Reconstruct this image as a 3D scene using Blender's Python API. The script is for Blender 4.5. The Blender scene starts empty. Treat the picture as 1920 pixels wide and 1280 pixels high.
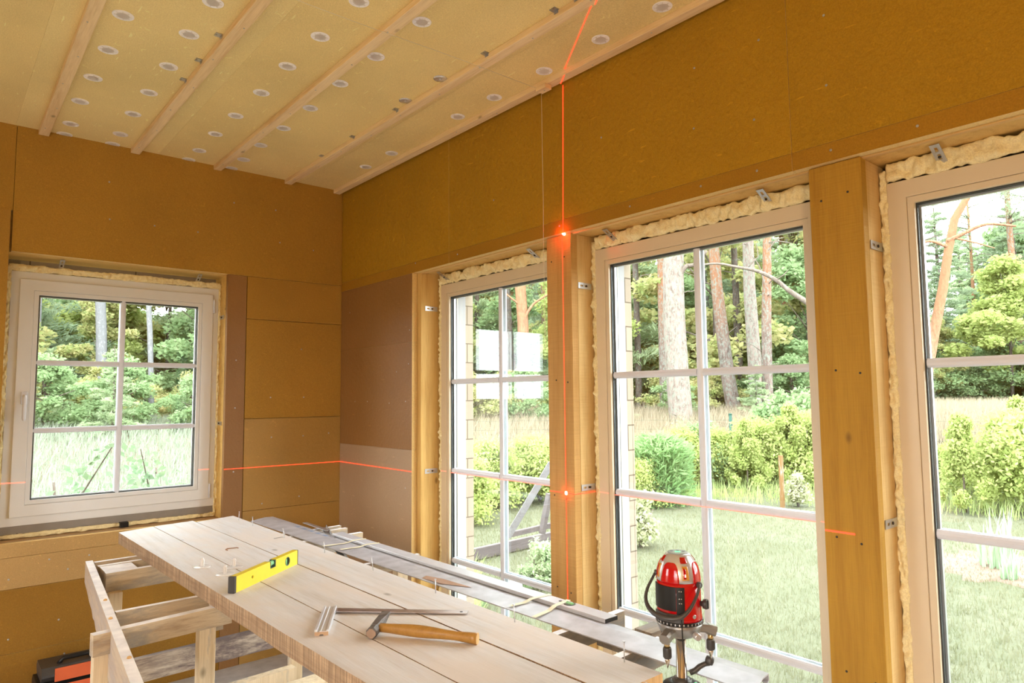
import bpy, bmesh, math, random
import numpy as np
from mathutils import Vector, Matrix, noise

random.seed(7)
scene = bpy.context.scene
COL = scene.collection

# ---------------------------------------------------------------- camera
F_PX = 1279.1
YAW, PITCH, ROLL = 0.705537, 0.080982, -0.0091666
CAM = Vector((-2.0368, -4.1179, 1.55))
cy, sy, cp, sp = math.cos(YAW), math.sin(YAW), math.cos(PITCH), math.sin(PITCH)
FWD = Vector((sy * cp, cy * cp, sp))
_r = Vector((cy, -sy, 0)); _u = _r.cross(FWD)
RGT = math.cos(ROLL) * _r + math.sin(ROLL) * _u
UPV = -math.sin(ROLL) * _r + math.cos(ROLL) * _u
cam_d = bpy.data.cameras.new('camera')
cam_d.sensor_width = 36.0
cam_d.lens = F_PX * 36.0 / 1920.0
cam_d.clip_start = 0.02
cam_d.clip_end = 600
cam = bpy.data.objects.new('camera', cam_d)
m3 = Matrix((RGT, UPV, -FWD)).transposed()
cam.matrix_world = Matrix.Translation(CAM) @ m3.to_4x4()
COL.objects.link(cam)
scene.camera = cam

# ---------------------------------------------------------------- world, exposure
scene.view_settings.view_transform = 'Standard'
scene.view_settings.look = 'None'
scene.view_settings.gamma = 1
scene.view_settings.use_curve_mapping = False
scene.view_settings.exposure = 2.0
world = bpy.data.worlds.new('overcast_sky')
scene.world = world
world.use_nodes = True
wn = world.node_tree; wn.nodes.clear()
w_out = wn.nodes.new('ShaderNodeOutputWorld'); w_bg = wn.nodes.new('ShaderNodeBackground')
w_tc = wn.nodes.new('ShaderNodeTexCoord'); w_no = wn.nodes.new('ShaderNodeTexNoise'); w_rp = wn.nodes.new('ShaderNodeValToRGB')
w_no.inputs['Scale'].default_value = 2.2; w_no.inputs['Detail'].default_value = 6
w_rp.color_ramp.elements[0].position = 0.35; w_rp.color_ramp.elements[0].color = (0.90, 0.95, 1.0, 1)
w_rp.color_ramp.elements[1].position = 0.65; w_rp.color_ramp.elements[1].color = (1.0, 1.0, 1.0, 1)
wn.links.new(w_tc.outputs['Generated'], w_no.inputs['Vector'])
wn.links.new(w_no.outputs['Fac'], w_rp.inputs['Fac'])
wn.links.new(w_rp.outputs['Color'], w_bg.inputs['Color'])
wn.links.new(w_bg.outputs['Background'], w_out.inputs['Surface'])
w_bg.inputs['Strength'].default_value = 3.2
try:
    scene.cycles.use_denoising = True
    scene.cycles.max_bounces = 10
    scene.cycles.diffuse_bounces = 6
    scene.cycles.transparent_max_bounces = 24
    scene.cycles.sample_clamp_indirect = 6.0
except Exception:
    pass


def area_light(name, loc, rot, sx, sy_, energy, color, portal=False):
    d = bpy.data.lights.new(name, 'AREA'); d.shape = 'RECTANGLE'; d.size = sx; d.size_y = sy_
    d.energy = energy; d.color = color
    if portal:
        d.cycles.is_portal = True
    o = bpy.data.objects.new(name, d); o.location = loc; o.rotation_euler = rot; COL.objects.link(o)
    return o


# openings that daylight comes through (portals only guide the sky's own light)
HP = math.pi / 2
area_light('sky_portal', (0.36, -2.62, 1.15), (0, HP, 0), 2.2, 3.5, 1, (1, 1, 1), True)
area_light('sky_portal', (-1.25, 0.38, 1.57), (-HP, 0, 0), 1.1, 1.2, 1, (1, 1, 1), True)
area_light('sky_portal', (-4.5, -1.5, 1.2), (0, -HP, 0), 2.3, 1.0, 1, (1, 1, 1), True)
area_light('sky_portal', (-4.5, -4.85, 1.2), (0, -HP, 0), 2.3, 1.6, 1, (1, 1, 1), True)
# added warm lamp behind the camera to brighten the room (stand built further down)
lamp_d = bpy.data.lights.new('work_lamp_bulb', 'AREA'); lamp_d.shape = 'RECTANGLE'; lamp_d.size = 0.26; lamp_d.size_y = 0.18
lamp_d.energy = 9; lamp_d.color = (1.0, 0.66, 0.34)
lamp_o = bpy.data.objects.new('work_lamp_bulb', lamp_d); COL.objects.link(lamp_o)
LAMP_POS = Vector((-3.3, -5.4, 1.85)); LAMP_AIM = Vector((-0.3, -2.0, 2.3))
lamp_o.location = LAMP_POS
lamp_o.rotation_euler = (LAMP_AIM - LAMP_POS).to_track_quat('-Z', 'Y').to_euler()


# ---------------------------------------------------------------- measuring helper: where a direction seen from the door stands
def heading(px, dist, z=0.0, py=740):
    d = RGT * ((px - 960) / F_PX) - UPV * ((py - 640) / F_PX) + FWD
    h = Vector((d.x, d.y)).normalized()
    return Vector((CAM.x + h.x * dist, CAM.y + h.y * dist, z))


def ground_z(x, y):
    r = math.hypot(x - CAM.x, y - CAM.y)
    t = min(max((r - 13.0) / 10.0, 0), 1); t = t * t * (3 - 2 * t)
    u = min(max((r - 23.0) / 50.0, 0), 1)
    return -0.42 + 1.15 * t + 0.5 * u


# ---------------------------------------------------------------- materials
def new_mat(name):
    m = bpy.data.materials.new(name); m.use_nodes = True
    nt = m.node_tree
    b = nt.nodes.get('Principled BSDF')
    return m, nt, b


def N(nt, typ, **kw):
    n = nt.nodes.new(typ)
    for k, v in kw.items():
        n.inputs[k].default_value = v
    return n


def ramp(nt, src, stops):
    r = nt.nodes.new('ShaderNodeValToRGB')
    e = r.color_ramp.elements
    while len(e) < len(stops):
        e.new(0.5)
    for i, (p, c) in enumerate(stops):
        e[i].position = p; e[i].color = (c[0], c[1], c[2], 1)
    nt.links.new(src, r.inputs['Fac'])
    return r


def mixc(nt, fac, a, b, mode='MIX'):
    m = nt.nodes.new('ShaderNodeMix'); m.data_type = 'RGBA'; m.blend_type = mode
    for s, sock in ((fac, 0), (a, 6), (b, 7)):
        if hasattr(s, 'links') or hasattr(s, 'is_linked'):
            nt.links.new(s, m.inputs[sock])
        elif sock == 0:
            m.inputs[0].default_value = s
        else:
            m.inputs[sock].default_value = (s[0], s[1], s[2], 1)
    return m.outputs[2]


def coords(nt, scale=(1, 1, 1), rot=(0, 0, 0), jitter=True, kind='Object'):
    tc = nt.nodes.new('ShaderNodeTexCoord')
    mp = nt.nodes.new('ShaderNodeMapping')
    mp.inputs['Scale'].default_value = scale; mp.inputs['Rotation'].default_value = rot
    if jitter:
        oi = nt.nodes.new('ShaderNodeObjectInfo')
        mul = nt.nodes.new('ShaderNodeMath'); mul.operation = 'MULTIPLY'; mul.inputs[1].default_value = 13.7
        nt.links.new(oi.outputs['Random'], mul.inputs[0])
        ad = nt.nodes.new('ShaderNodeVectorMath'); ad.operation = 'ADD'
        nt.links.new(tc.outputs[kind], ad.inputs[0]); nt.links.new(mul.outputs[0], ad.inputs[1])
        nt.links.new(ad.outputs[0], mp.inputs['Vector'])
    else:
        nt.links.new(tc.outputs[kind], mp.inputs['Vector'])
    return mp.outputs['Vector']


def bump(nt, b, h, strength=0.3, dist=0.01):
    bp = nt.nodes.new('ShaderNodeBump')
    bp.inputs['Strength'].default_value = strength; bp.inputs['Distance'].default_value = dist
    nt.links.new(h, bp.inputs['Height']); nt.links.new(bp.outputs['Normal'], b.inputs['Normal'])


def plain(name, col, rough=0.5, metal=0.0, spec=0.5, var=0.06):
    m, nt, b = new_mat(name)
    v = coords(nt, (1, 1, 1))
    n = N(nt, 'ShaderNodeTexNoise', Scale=18.0, Detail=4.0)
    nt.links.new(v, n.inputs['Vector'])
    r = ramp(nt, n.outputs['Fac'], [(0.3, [c * (1 - var) for c in col]), (0.7, [min(1, c * (1 + var)) for c in col])])
    nt.links.new(r.outputs['Color'], b.inputs['Base Color'])
    b.inputs['Roughness'].default_value = rough; b.inputs['Metallic'].default_value = metal
    b.inputs['Specular IOR Level'].default_value = spec
    return m


def wood(name, light, dark, axis='x', knots=True, weather=0.0, weather_col=(0.35, 0.33, 0.30), rough=0.7, saw=False, ring=9.0, bumpy=0.25, patch=None, sawcol=0.0):
    """sawn softwood; the grain runs along the given axis of the object"""
    m, nt, b = new_mat(name)
    L = 0.05
    sc = {'x': (L, 1, 1), 'y': (1, L, 1), 'z': (1, 1, L)}[axis]
    v = coords(nt, sc)
    warp = N(nt, 'ShaderNodeTexNoise', Scale=5.0, Detail=2.0); nt.links.new(v, warp.inputs['Vector'])
    mixv = nt.nodes.new('ShaderNodeMix'); mixv.data_type = 'RGBA'; mixv.blend_type = 'ADD'; mixv.inputs[0].default_value = 0.12
    nt.links.new(v, mixv.inputs[6]); nt.links.new(warp.outputs['Color'], mixv.inputs[7])
    n1 = N(nt, 'ShaderNodeTexNoise', Scale=ring * 5.0, Detail=6.0, Roughness=0.65); nt.links.new(mixv.outputs[2], n1.inputs['Vector'])
    n0 = N(nt, 'ShaderNodeTexNoise', Scale=ring * 1.3, Detail=2.0); nt.links.new(mixv.outputs[2], n0.inputs['Vector'])
    n2 = N(nt, 'ShaderNodeTexNoise', Scale=260.0, Detail=3.0); nt.links.new(v, n2.inputs['Vector'])
    c1 = ramp(nt, n1.outputs['Fac'], [(0.36, dark), (0.50, light), (0.66, [min(1, c * 1.12) for c in light])])
    c0 = ramp(nt, n0.outputs['Fac'], [(0.38, dark), (0.58, light)])
    c2 = mixc(nt, 0.35, c1.outputs['Color'], c0.outputs['Color'])
    c2 = mixc(nt, 0.22, c2, ramp(nt, n2.outputs['Fac'], [(0.35, [c * .8 for c in dark]), (0.62, light)]).outputs['Color'])
    out = c2
    if patch:
        vp = coords(nt, {'x': (.5, 1, 1), 'y': (1, .5, 1), 'z': (1, 1, .5)}[axis])
        np_ = N(nt, 'ShaderNodeTexNoise', Scale=6.0, Detail=7.0, Roughness=0.62); nt.links.new(vp, np_.inputs['Vector'])
        pr_ = ramp(nt, np_.outputs['Fac'], [(0.44, (0, 0, 0)), (0.64, (.8, .8, .8))])
        out = mixc(nt, pr_.outputs['Color'], out, patch)
    if knots:
        vk = coords(nt, {'x': (3.2, 6, 6), 'y': (6, 3.2, 6), 'z': (6, 6, 3.2)}[axis])
        vo = N(nt, 'ShaderNodeTexVoronoi', Scale=1.0); nt.links.new(vk, vo.inputs['Vector'])
        kr = ramp(nt, vo.outputs['Distance'], [(0.03, (.85, .85, .85)), (0.075, (0, 0, 0))])
        out = mixc(nt, kr.outputs['Color'], out, [c * 0.5 for c in dark])
    if weather > 0:
        vw = coords(nt, {'x': (.22, 1, 1), 'y': (1, .22, 1), 'z': (1, 1, .22)}[axis])
        nw = N(nt, 'ShaderNodeTexNoise', Scale=16.0, Detail=10.0, Roughness=0.75, Distortion=0.4); nt.links.new(vw, nw.inputs['Vector'])
        wr = ramp(nt, nw.outputs['Fac'], [(0.60 - weather * 0.35, (0, 0, 0)), (0.72 - weather * 0.28, (1, 1, 1))])
        out = mixc(nt, wr.outputs['Color'], out, weather_col)
    hsrc = n1.outputs['Fac']; st = bumpy; ds = 0.003
    if saw:
        sc2 = {'x': (90, 3, 3), 'y': (3, 90, 3), 'z': (3, 3, 90)}[axis]
        vs = coords(nt, sc2)
        ns = N(nt, 'ShaderNodeTexNoise', Scale=1.6, Detail=4.0); nt.links.new(vs, ns.inputs['Vector'])
        ad = nt.nodes.new('ShaderNodeMath'); ad.operation = 'ADD'
        nt.links.new(ns.outputs['Fac'], ad.inputs[0]); nt.links.new(n1.outputs['Fac'], ad.inputs[1])
        hsrc = ad.outputs[0]; st = bumpy * 1.6; ds = 0.004
        if sawcol > 0:
            sr = ramp(nt, ns.outputs['Fac'], [(0.40, (1, 1, 1)), (0.62, (0, 0, 0))])
            fc = nt.nodes.new('ShaderNodeMath'); fc.operation = 'MULTIPLY'; fc.inputs[1].default_value = sawcol
            nt.links.new(sr.outputs['Color'], fc.inputs[0])
            out = mixc(nt, fc.outputs[0], out, [c * 0.5 for c in dark])
    nt.links.new(out, b.inputs['Base Color'])
    b.inputs['Roughness'].default_value = rough
    bump(nt, b, hsrc, st, ds)
    return m


def fibreboard(name, col, rough=0.8, dimple=0.5, fleck=0.5, sheen=0.3):
    m, nt, b = new_mat(name)
    v = coords(nt, (1, 1, 1))
    n0 = N(nt, 'ShaderNodeTexNoise', Scale=2.2, Detail=3.0); nt.links.new(v, n0.inputs['Vector'])
    n1 = N(nt, 'ShaderNodeTexNoise', Scale=240.0, Detail=4.0); nt.links.new(v, n1.inputs['Vector'])
    n2 = N(nt, 'ShaderNodeTexNoise', Scale=34.0, Detail=3.0, Roughness=0.6, Distortion=0.8); nt.links.new(v, n2.inputs['Vector'])
    d = [c * 0.88 for c in col]; l = [min(1, c * 1.10) for c in col]
    a = ramp(nt, n0.outputs['Fac'], [(0.3, d), (0.7, l)])
    s = ramp(nt, n1.outputs['Fac'], [(0.35, [c * 0.74 for c in col]), (0.68, [min(1, c * 1.25) for c in col])])
    o = mixc(nt, 0.40, a.outputs['Color'], s.outputs['Color'])
    fl = ramp(nt, n2.outputs['Fac'], [(0.66, (0, 0, 0)), (0.72, (fleck, fleck, fleck))])
    o = mixc(nt, fl.outputs['Color'], o, [min(1, c * 1.45) for c in col])
    vf = coords(nt, (90, 12, 90), (0.3, 0.2, 0.5))
    n3 = N(nt, 'ShaderNodeTexNoise', Scale=1.0, Detail=1.0); nt.links.new(vf, n3.inputs['Vector'])
    f2 = ramp(nt, n3.outputs['Fac'], [(0.73, (0, 0, 0)), (0.78, (fleck, fleck, fleck))])
    o = mixc(nt, f2.outputs['Color'], o, [min(1, c * 1.8) for c in col])
    nt.links.new(o, b.inputs['Base Color'])
    b.inputs['Roughness'].default_value = rough
    b.inputs['Specular IOR Level'].default_value = sheen
    n4 = N(nt, 'ShaderNodeTexNoise', Scale=48.0, Detail=2.0); nt.links.new(v, n4.inputs['Vector'])
    bump(nt, b, n4.outputs['Fac'], dimple, 0.006)
    return m


def emis(name, col, strength):
    m, nt, b = new_mat(name)
    b.inputs['Base Color'].default_value = (*col, 1)
    b.inputs['Emission Color'].default_value = (*col, 1)
    b.inputs['Emission Strength'].default_value = strength
    return m


def glass_mat(name, tint=(0.97, 0.985, 0.98), ior=1.5):
    m = bpy.data.materials.new(name); m.use_nodes = True; nt = m.node_tree; nt.nodes.clear()
    out = nt.nodes.new('ShaderNodeOutputMaterial'); mix = nt.nodes.new('ShaderNodeMixShader')
    tr = nt.nodes.new('ShaderNodeBsdfTransparent'); gl = nt.nodes.new('ShaderNodeBsdfGlossy'); fr = nt.nodes.new('ShaderNodeFresnel')
    tr.inputs['Color'].default_value = (*tint, 1); gl.inputs['Roughness'].default_value = 0.0
    gl.inputs['Color'].default_value = (1, 1, 1, 1)
    fr.inputs['IOR'].default_value = ior
    geo = nt.nodes.new('ShaderNodeNewGeometry'); inv = nt.nodes.new('ShaderNodeMath'); inv.operation = 'SUBTRACT'; inv.inputs[0].default_value = 1.0
    mu = nt.nodes.new('ShaderNodeMath'); mu.operation = 'MULTIPLY'
    nt.links.new(geo.outputs['Backfacing'], inv.inputs[1]); nt.links.new(inv.outputs[0], mu.inputs[0]); nt.links.new(fr.outputs['Fac'], mu.inputs[1])
    nt.links.new(mu.outputs[0], mix.inputs['Fac']); nt.links.new(tr.outputs[0], mix.inputs[1]); nt.links.new(gl.outputs[0], mix.inputs[2])
    nt.links.new(mix.outputs[0], out.inputs['Surface'])
    return m


DAY = 0.72      # outdoor surfaces are far less reflective than the pale boards indoors


def leaf_mat(name, c1, c2, trans=0.35):
    c1 = [c * DAY for c in c1]; c2 = [c * DAY for c in c2]
    m = bpy.data.materials.new(name); m.use_nodes = True; nt = m.node_tree; nt.nodes.clear()
    out = nt.nodes.new('ShaderNodeOutputMaterial'); mix = nt.nodes.new('ShaderNodeMixShader')
    df = nt.nodes.new('ShaderNodeBsdfDiffuse'); tl = nt.nodes.new('ShaderNodeBsdfTranslucent')
    v = coords(nt, (1, 1, 1))
    n = N(nt, 'ShaderNodeTexNoise', Scale=3.5, Detail=6.0, Roughness=0.75); nt.links.new(v, n.inputs['Vector'])
    r = ramp(nt, n.outputs['Fac'], [(0.33, c1), (0.67, c2)])
    nt.links.new(r.outputs['Color'], df.inputs['Color']); nt.links.new(r.outputs['Color'], tl.inputs['Color'])
    mix.inputs['Fac'].default_value = trans
    nt.links.new(df.outputs[0], mix.inputs[1]); nt.links.new(tl.outputs[0], mix.inputs[2]); nt.links.new(mix.outputs[0], out.inputs['Surface'])
    return m


def bark_mat(name, base, plate, lichen=None, lich_amt=0.5, upper=None, zsplit=(6, 9)):
    base = [c * .55 for c in base]; plate = [c * .60 for c in plate]
    lichen = [c * .36 for c in lichen] if lichen else None; upper = [c * .40 for c in upper] if upper else None
    m, nt, b = new_mat(name)
    v = coords(nt, (1, 1, 0.3))
    n = N(nt, 'ShaderNodeTexNoise', Scale=13.0, Detail=6.0, Roughness=0.7, Distortion=0.6); nt.links.new(v, n.inputs['Vector'])
    r = ramp(nt, n.outputs['Fac'], [(0.35, base), (0.6, plate)])
    o = r.outputs['Color']
    if upper:
        tc = nt.nodes.new('ShaderNodeTexCoord'); sx = nt.nodes.new('ShaderNodeSeparateXYZ'); nt.links.new(tc.outputs['Object'], sx.inputs[0])
        mr = nt.nodes.new('ShaderNodeMapRange'); mr.inputs['From Min'].default_value = zsplit[0]; mr.inputs['From Max'].default_value = zsplit[1]
        nt.links.new(sx.outputs['Z'], mr.inputs['Value'])
        up = ramp(nt, n.outputs['Fac'], [(0.3, [c * 0.7 for c in upper]), (0.65, upper)])
        o = mixc(nt, mr.outputs['Result'], o, up.outputs['Color'])
    if lichen:
        v2 = coords(nt, (1, 1, 0.55))
        n2 = N(nt, 'ShaderNodeTexNoise', Scale=16.0, Detail=9.0, Roughness=0.8); nt.links.new(v2, n2.inputs['Vector'])
        lr = ramp(nt, n2.outputs['Fac'], [(0.60 - lich_amt * 0.22, (0, 0, 0)), (0.66 - lich_amt * 0.22, (1, 1, 1))])
        o = mixc(nt, lr.outputs['Color'], o, lichen)
    nt.links.new(o, b.inputs['Base Color']); b.inputs['Roughness'].default_value = 0.95
    b.inputs['Specular IOR Level'].default_value = 0.1
    bump(nt, b, n.outputs['Fac'], 0.8, 0.04)
    return m


M = {}
M['board_ceil'] = fibreboard('fibreboard_ceiling', (0.83, 0.64, 0.285), dimple=0.12, fleck=0.4)
M['board_ceil_b'] = fibreboard('fibreboard_ceiling_pale', (0.85, 0.67, 0.31), dimple=0.12, fleck=0.5)
M['board_a'] = fibreboard('fibreboard_upper', (0.405, 0.218, 0.009), dimple=0.9, fleck=0.45)
M['board_b'] = fibreboard('fibreboard_brown', (0.28, 0.135, 0.038), rough=0.5, dimple=0.35, fleck=0.35, sheen=0.5)
M['board_c'] = fibreboard('fibreboard_tan', (0.405, 0.212, 0.032), dimple=0.3, fleck=0.35)
M['board_d'] = fibreboard('fibreboard_ochre', (0.28, 0.135, 0.015), dimple=0.3, fleck=0.35)
M['board_u'] = fibreboard('fibreboard_upper_left', (0.41, 0.218, 0.030), dimple=0.5, fleck=0.35)
M['board_s'] = fibreboard('fibreboard_strip', (0.36, 0.175, 0.010), dimple=0.35, fleck=0.3)
M['board_r'] = fibreboard('fibreboard_greyish_tan', (0.40, 0.265, 0.155), rough=0.5, dimple=0.3, fleck=0.35, sheen=0.5)  # lower panels: cool window daylight put into these three tones
M['board_w'] = fibreboard('fibreboard_window_strip', (0.44, 0.265, 0.09), rough=0.55, dimple=0.5, fleck=0.5, sheen=0.5)
M['board_l'] = fibreboard('fibreboard_light_brown', (0.395, 0.222, 0.050), rough=0.55, dimple=0.3, fleck=0.4, sheen=0.45)
M['board_edge'] = fibreboard('fibreboard_sawn_edge', (0.72, 0.50, 0.20), dimple=0.8, fleck=0.2)
M['batten'] = wood('planed_pine_batten', (0.88, 0.68, 0.40), (0.72, 0.48, 0.22), 'y', ring=7)
M['lining_z'] = wood('pine_lining_upright', (0.68, 0.44, 0.14), (0.52, 0.29, 0.07), 'z', ring=6)
M['lining_y'] = wood('pine_lining_along', (0.72, 0.47, 0.19), (0.54, 0.31, 0.10), 'y', ring=6)
M['lining_x'] = wood('pine_lining_across', (0.72, 0.47, 0.14), (0.54, 0.31, 0.07), 'x', ring=6)
M['post'] = wood('sawn_spruce_post', (0.54, 0.30, 0.085), (0.43, 0.215, 0.045), 'z', ring=5, saw=True, sawcol=.10, bumpy=.35)
M['post_dark'] = wood('oiled_spruce_post', (0.44, 0.235, 0.016), (0.35, 0.165, 0.006), 'z', ring=5, saw=True)  # deeper, more saturated orange than the other post
M['post_light'] = wood('pale_spruce_stud', (0.70, 0.48, 0.20), (0.56, 0.34, 0.10), 'z', ring=5, saw=True)
M['plank'] = wood('bench_plank', (0.67, 0.66, 0.67), (0.57, 0.515, 0.47), 'y', ring=6, saw=True, bumpy=0.16, knots=True, rough=0.62, patch=(0.68, 0.60, 0.54))
M['plank_edge'] = wood('bench_plank_sawn_edge', (0.54, 0.37, 0.22), (0.36, 0.215, 0.115), 'y', ring=14, saw=True, bumpy=0.9, knots=False, sawcol=.6)
M['plank_end'] = wood('bench_plank_end_grain', (0.68, 0.42, 0.18), (0.50, 0.29, 0.10), 'z', ring=14, knots=False)
M['grey_wood_x'] = wood('weathered_wood_across', (0.60, 0.49, 0.34), (0.36, 0.26, 0.17), 'x', weather=0.42, weather_col=(0.33, 0.29, 0.25))
M['grey_wood_y'] = wood('weathered_wood_along', (0.55, 0.44, 0.32), (0.38, 0.27, 0.19), 'y', weather=0.45, weather_col=(0.42, 0.36, 0.32), saw=True)
M['mortar_top'] = plain('mortar_stained_wood', (0.86, 0.85, 0.90), 0.9, var=0.16)  # bluish white for the top faces of rail and slats
M['dark_wood_x'] = wood('dark_weathered_wood', (0.34, 0.27, 0.19), (0.17, 0.12, 0.08), 'x', weather=0.4, weather_col=(0.20, 0.18, 0.16))
M['leg_wood'] = wood('pale_leg_wood', (0.74, 0.61, 0.42), (0.56, 0.42, 0.25), 'z', weather=0.15)
M['bark_wood'] = wood('wood_with_bark', (0.50, 0.40, 0.30), (0.25, 0.18, 0.13), 'x', weather=0.6, weather_col=(0.13, 0.09, 0.08))
M['pvc'] = plain('cream_pvc', (0.66, 0.55, 0.39), 0.34, var=0.01)  # white PVC with the room's warm bounce light put into its colour
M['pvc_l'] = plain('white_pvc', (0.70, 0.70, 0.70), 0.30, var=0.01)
M['pvc_white'] = plain('bright_white_pvc', (0.66, 0.68, 0.75), 0.32, var=0.01)
M['trim_out'] = plain('weathered_white_trim', (0.30, 0.30, 0.31), 0.5, var=0.02)  # white trim with its colour dimmed to grey
M['gasket'] = plain('black_rubber_gasket', (0.03, 0.035, 0.035), 0.5)
M['spacer'] = plain('aluminium_spacer', (0.55, 0.57, 0.60), 0.35, 0.8)
M['glass'] = glass_mat('window_glass')
M['foam'] = fibreboard('expanding_foam', (0.86, 0.73, 0.42), rough=0.7, dimple=0.9, fleck=0.2)
M['zinc'] = plain('galvanised_steel', (0.50, 0.50, 0.50), 0.38, 0.85, var=0.15)
M['dark'] = plain('dark_slot', (0.04, 0.035, 0.03), 0.8)
M['washer'] = plain('white_plastic_washer', (0.93, 0.90, 0.90), 0.5, var=0.02)
M['washer_rib'] = plain('moulded_washer_ribs', (0.82, 0.77, 0.72), 0.5, var=0.04)
M['clad'] = plain('pale_facade_board', (0.62, 0.53, 0.42), 0.9, var=0.12)
M['floor'] = plain('concrete_floor', (0.50, 0.49, 0.48), 0.85, var=0.12)
M['alu'] = plain('oxidised_aluminium', (0.46, 0.46, 0.50), 0.42, 0.15, var=0.18)
M['alu_b'] = plain('brushed_aluminium', (0.54, 0.555, 0.60), 0.36, 0.2, var=0.05)
M['steel'] = plain('brushed_steel', (0.50, 0.44, 0.44), 0.33, 0.85, var=0.2)
M['tape'] = plain('cream_masking_tape', (0.82, 0.76, 0.55), 0.6, var=0.04)
M['yellow'] = plain('yellow_paint', (0.80, 0.64, 0.04), 0.35, var=0.03)
M['black'] = plain('black_plastic', (0.012, 0.011, 0.010), 0.42, spec=.35, var=0.1)
M['dgrey'] = plain('dark_grey_plastic', (0.055, 0.050, 0.048), 0.38, var=0.08)
M['grey_cast'] = plain('grey_cast_metal', (0.30, 0.28, 0.26), 0.35, 0.6, var=0.05)
M['red'] = plain('red_gloss', (0.48, 0.006, 0.008), 0.12, spec=0.7, var=0.03)
M['red_glass'] = plain('dark_red_translucent', (0.38, 0.0, 0.0), 0.05, spec=0.8, var=0.05)
M['amber'] = plain('amber_window', (0.55, 0.24, 0.04), 0.08, spec=0.8, var=0.2)
M['silver'] = plain('silver_plastic', (0.62, 0.60, 0.60), 0.25, 0.6, var=0.03)
M['chrome'] = plain('satin_column', (0.62, 0.52, 0.42), 0.2, 0.9, var=0.03)
M['brass'] = plain('brass', (0.66, 0.48, 0.22), 0.25, 0.9)
M['led'] = emis('green_level_light', (0.05, 0.8, 0.15), 0.9)
M['vial'] = plain('green_vial', (0.25, 0.60, 0.28), 0.08, spec=0.9, var=0.2)
M['vial_rim'] = plain('dark_green_vial_rim', (0.03, 0.07, 0.05), 0.3)
M['laser'] = emis('red_laser_light', (1.0, 0.04, 0.012), .9)
M['laser_hot'] = emis('laser_hot_spot', (1.0, 0.30, 0.22), 2.5)
M['laser_faint'] = emis('red_laser_light_faint', (1.0, 0.16, 0.10), 0.55)
M['hammer_wood'] = wood('varnished_ash_handle', (0.42, 0.22, 0.05), (0.32, 0.15, 0.03), 'x', knots=False, rough=0.35, bumpy=0.08)
M['hammer_steel'] = wood('worn_hammer_head', (0.16, 0.14, 0.13), (0.03, 0.026, 0.024), 'x', knots=False, rough=0.45, bumpy=0.2)
M['hammer_face'] = plain('worn_hammer_face', (0.34, 0.23, 0.16), 0.5, 0.4, var=0.2)
M['string'] = plain('cream_twine', (0.75, 0.66, 0.48), 0.9)
M['orange'] = plain('orange_case', (0.62, 0.11, 0.03), 0.45)
M['nail'] = plain('nail_steel', (0.62, 0.63, 0.66), 0.3, 0.8)
M['clear'] = plain('clear_nylon', (0.72, 0.70, 0.70), 0.25, var=0.03)


def brick_board(name):
    m, nt, b = new_mat(name)
    tc = nt.nodes.new('ShaderNodeTexCoord'); mp = nt.nodes.new('ShaderNodeMapping')
    mp.inputs['Rotation'].default_value = (HP, 0, 0)
    nt.links.new(tc.outputs['Object'], mp.inputs['Vector'])
    br = nt.nodes.new('ShaderNodeTexBrick')
    br.inputs['Color1'].default_value = (0.34, 0.28, 0.21, 1); br.inputs['Color2'].default_value = (0.30, 0.24, 0.18, 1)
    br.inputs['Mortar'].default_value = (0.12, 0.09, 0.06, 1); br.inputs['Scale'].default_value = 1.0
    br.inputs['Mortar Size'].default_value = 0.003; br.inputs['Brick Width'].default_value = 0.5; br.inputs['Row Height'].default_value = 0.11
    nt.links.new(mp.outputs['Vector'], br.inputs['Vector'])
    nt.links.new(br.outputs['Color'], b.inputs['Base Color']); b.inputs['Roughness'].default_value = 0.9
    return m


M['clad'] = brick_board('split_facade_board')

# ---------------------------------------------------------------- object helpers
WLOC = {}


def link(o, parent=None):
    COL.objects.link(o)
    if parent is not None:
        o.parent = parent
    return o


def tag(o, label=None, cat=None, group=None, kind=None):
    if label: o['label'] = label
    if cat: o['category'] = cat
    if group: o['group'] = group
    if kind: o['kind'] = kind
    return o


def thing(name, loc, label=None, cat=None, group=None, kind=None):
    o = bpy.data.objects.new(name, None); o.location = loc; o.empty_display_size = 0.1
    WLOC[o.name] = Vector(loc)
    link(o)
    return tag(o, label, cat, group, kind)


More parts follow.
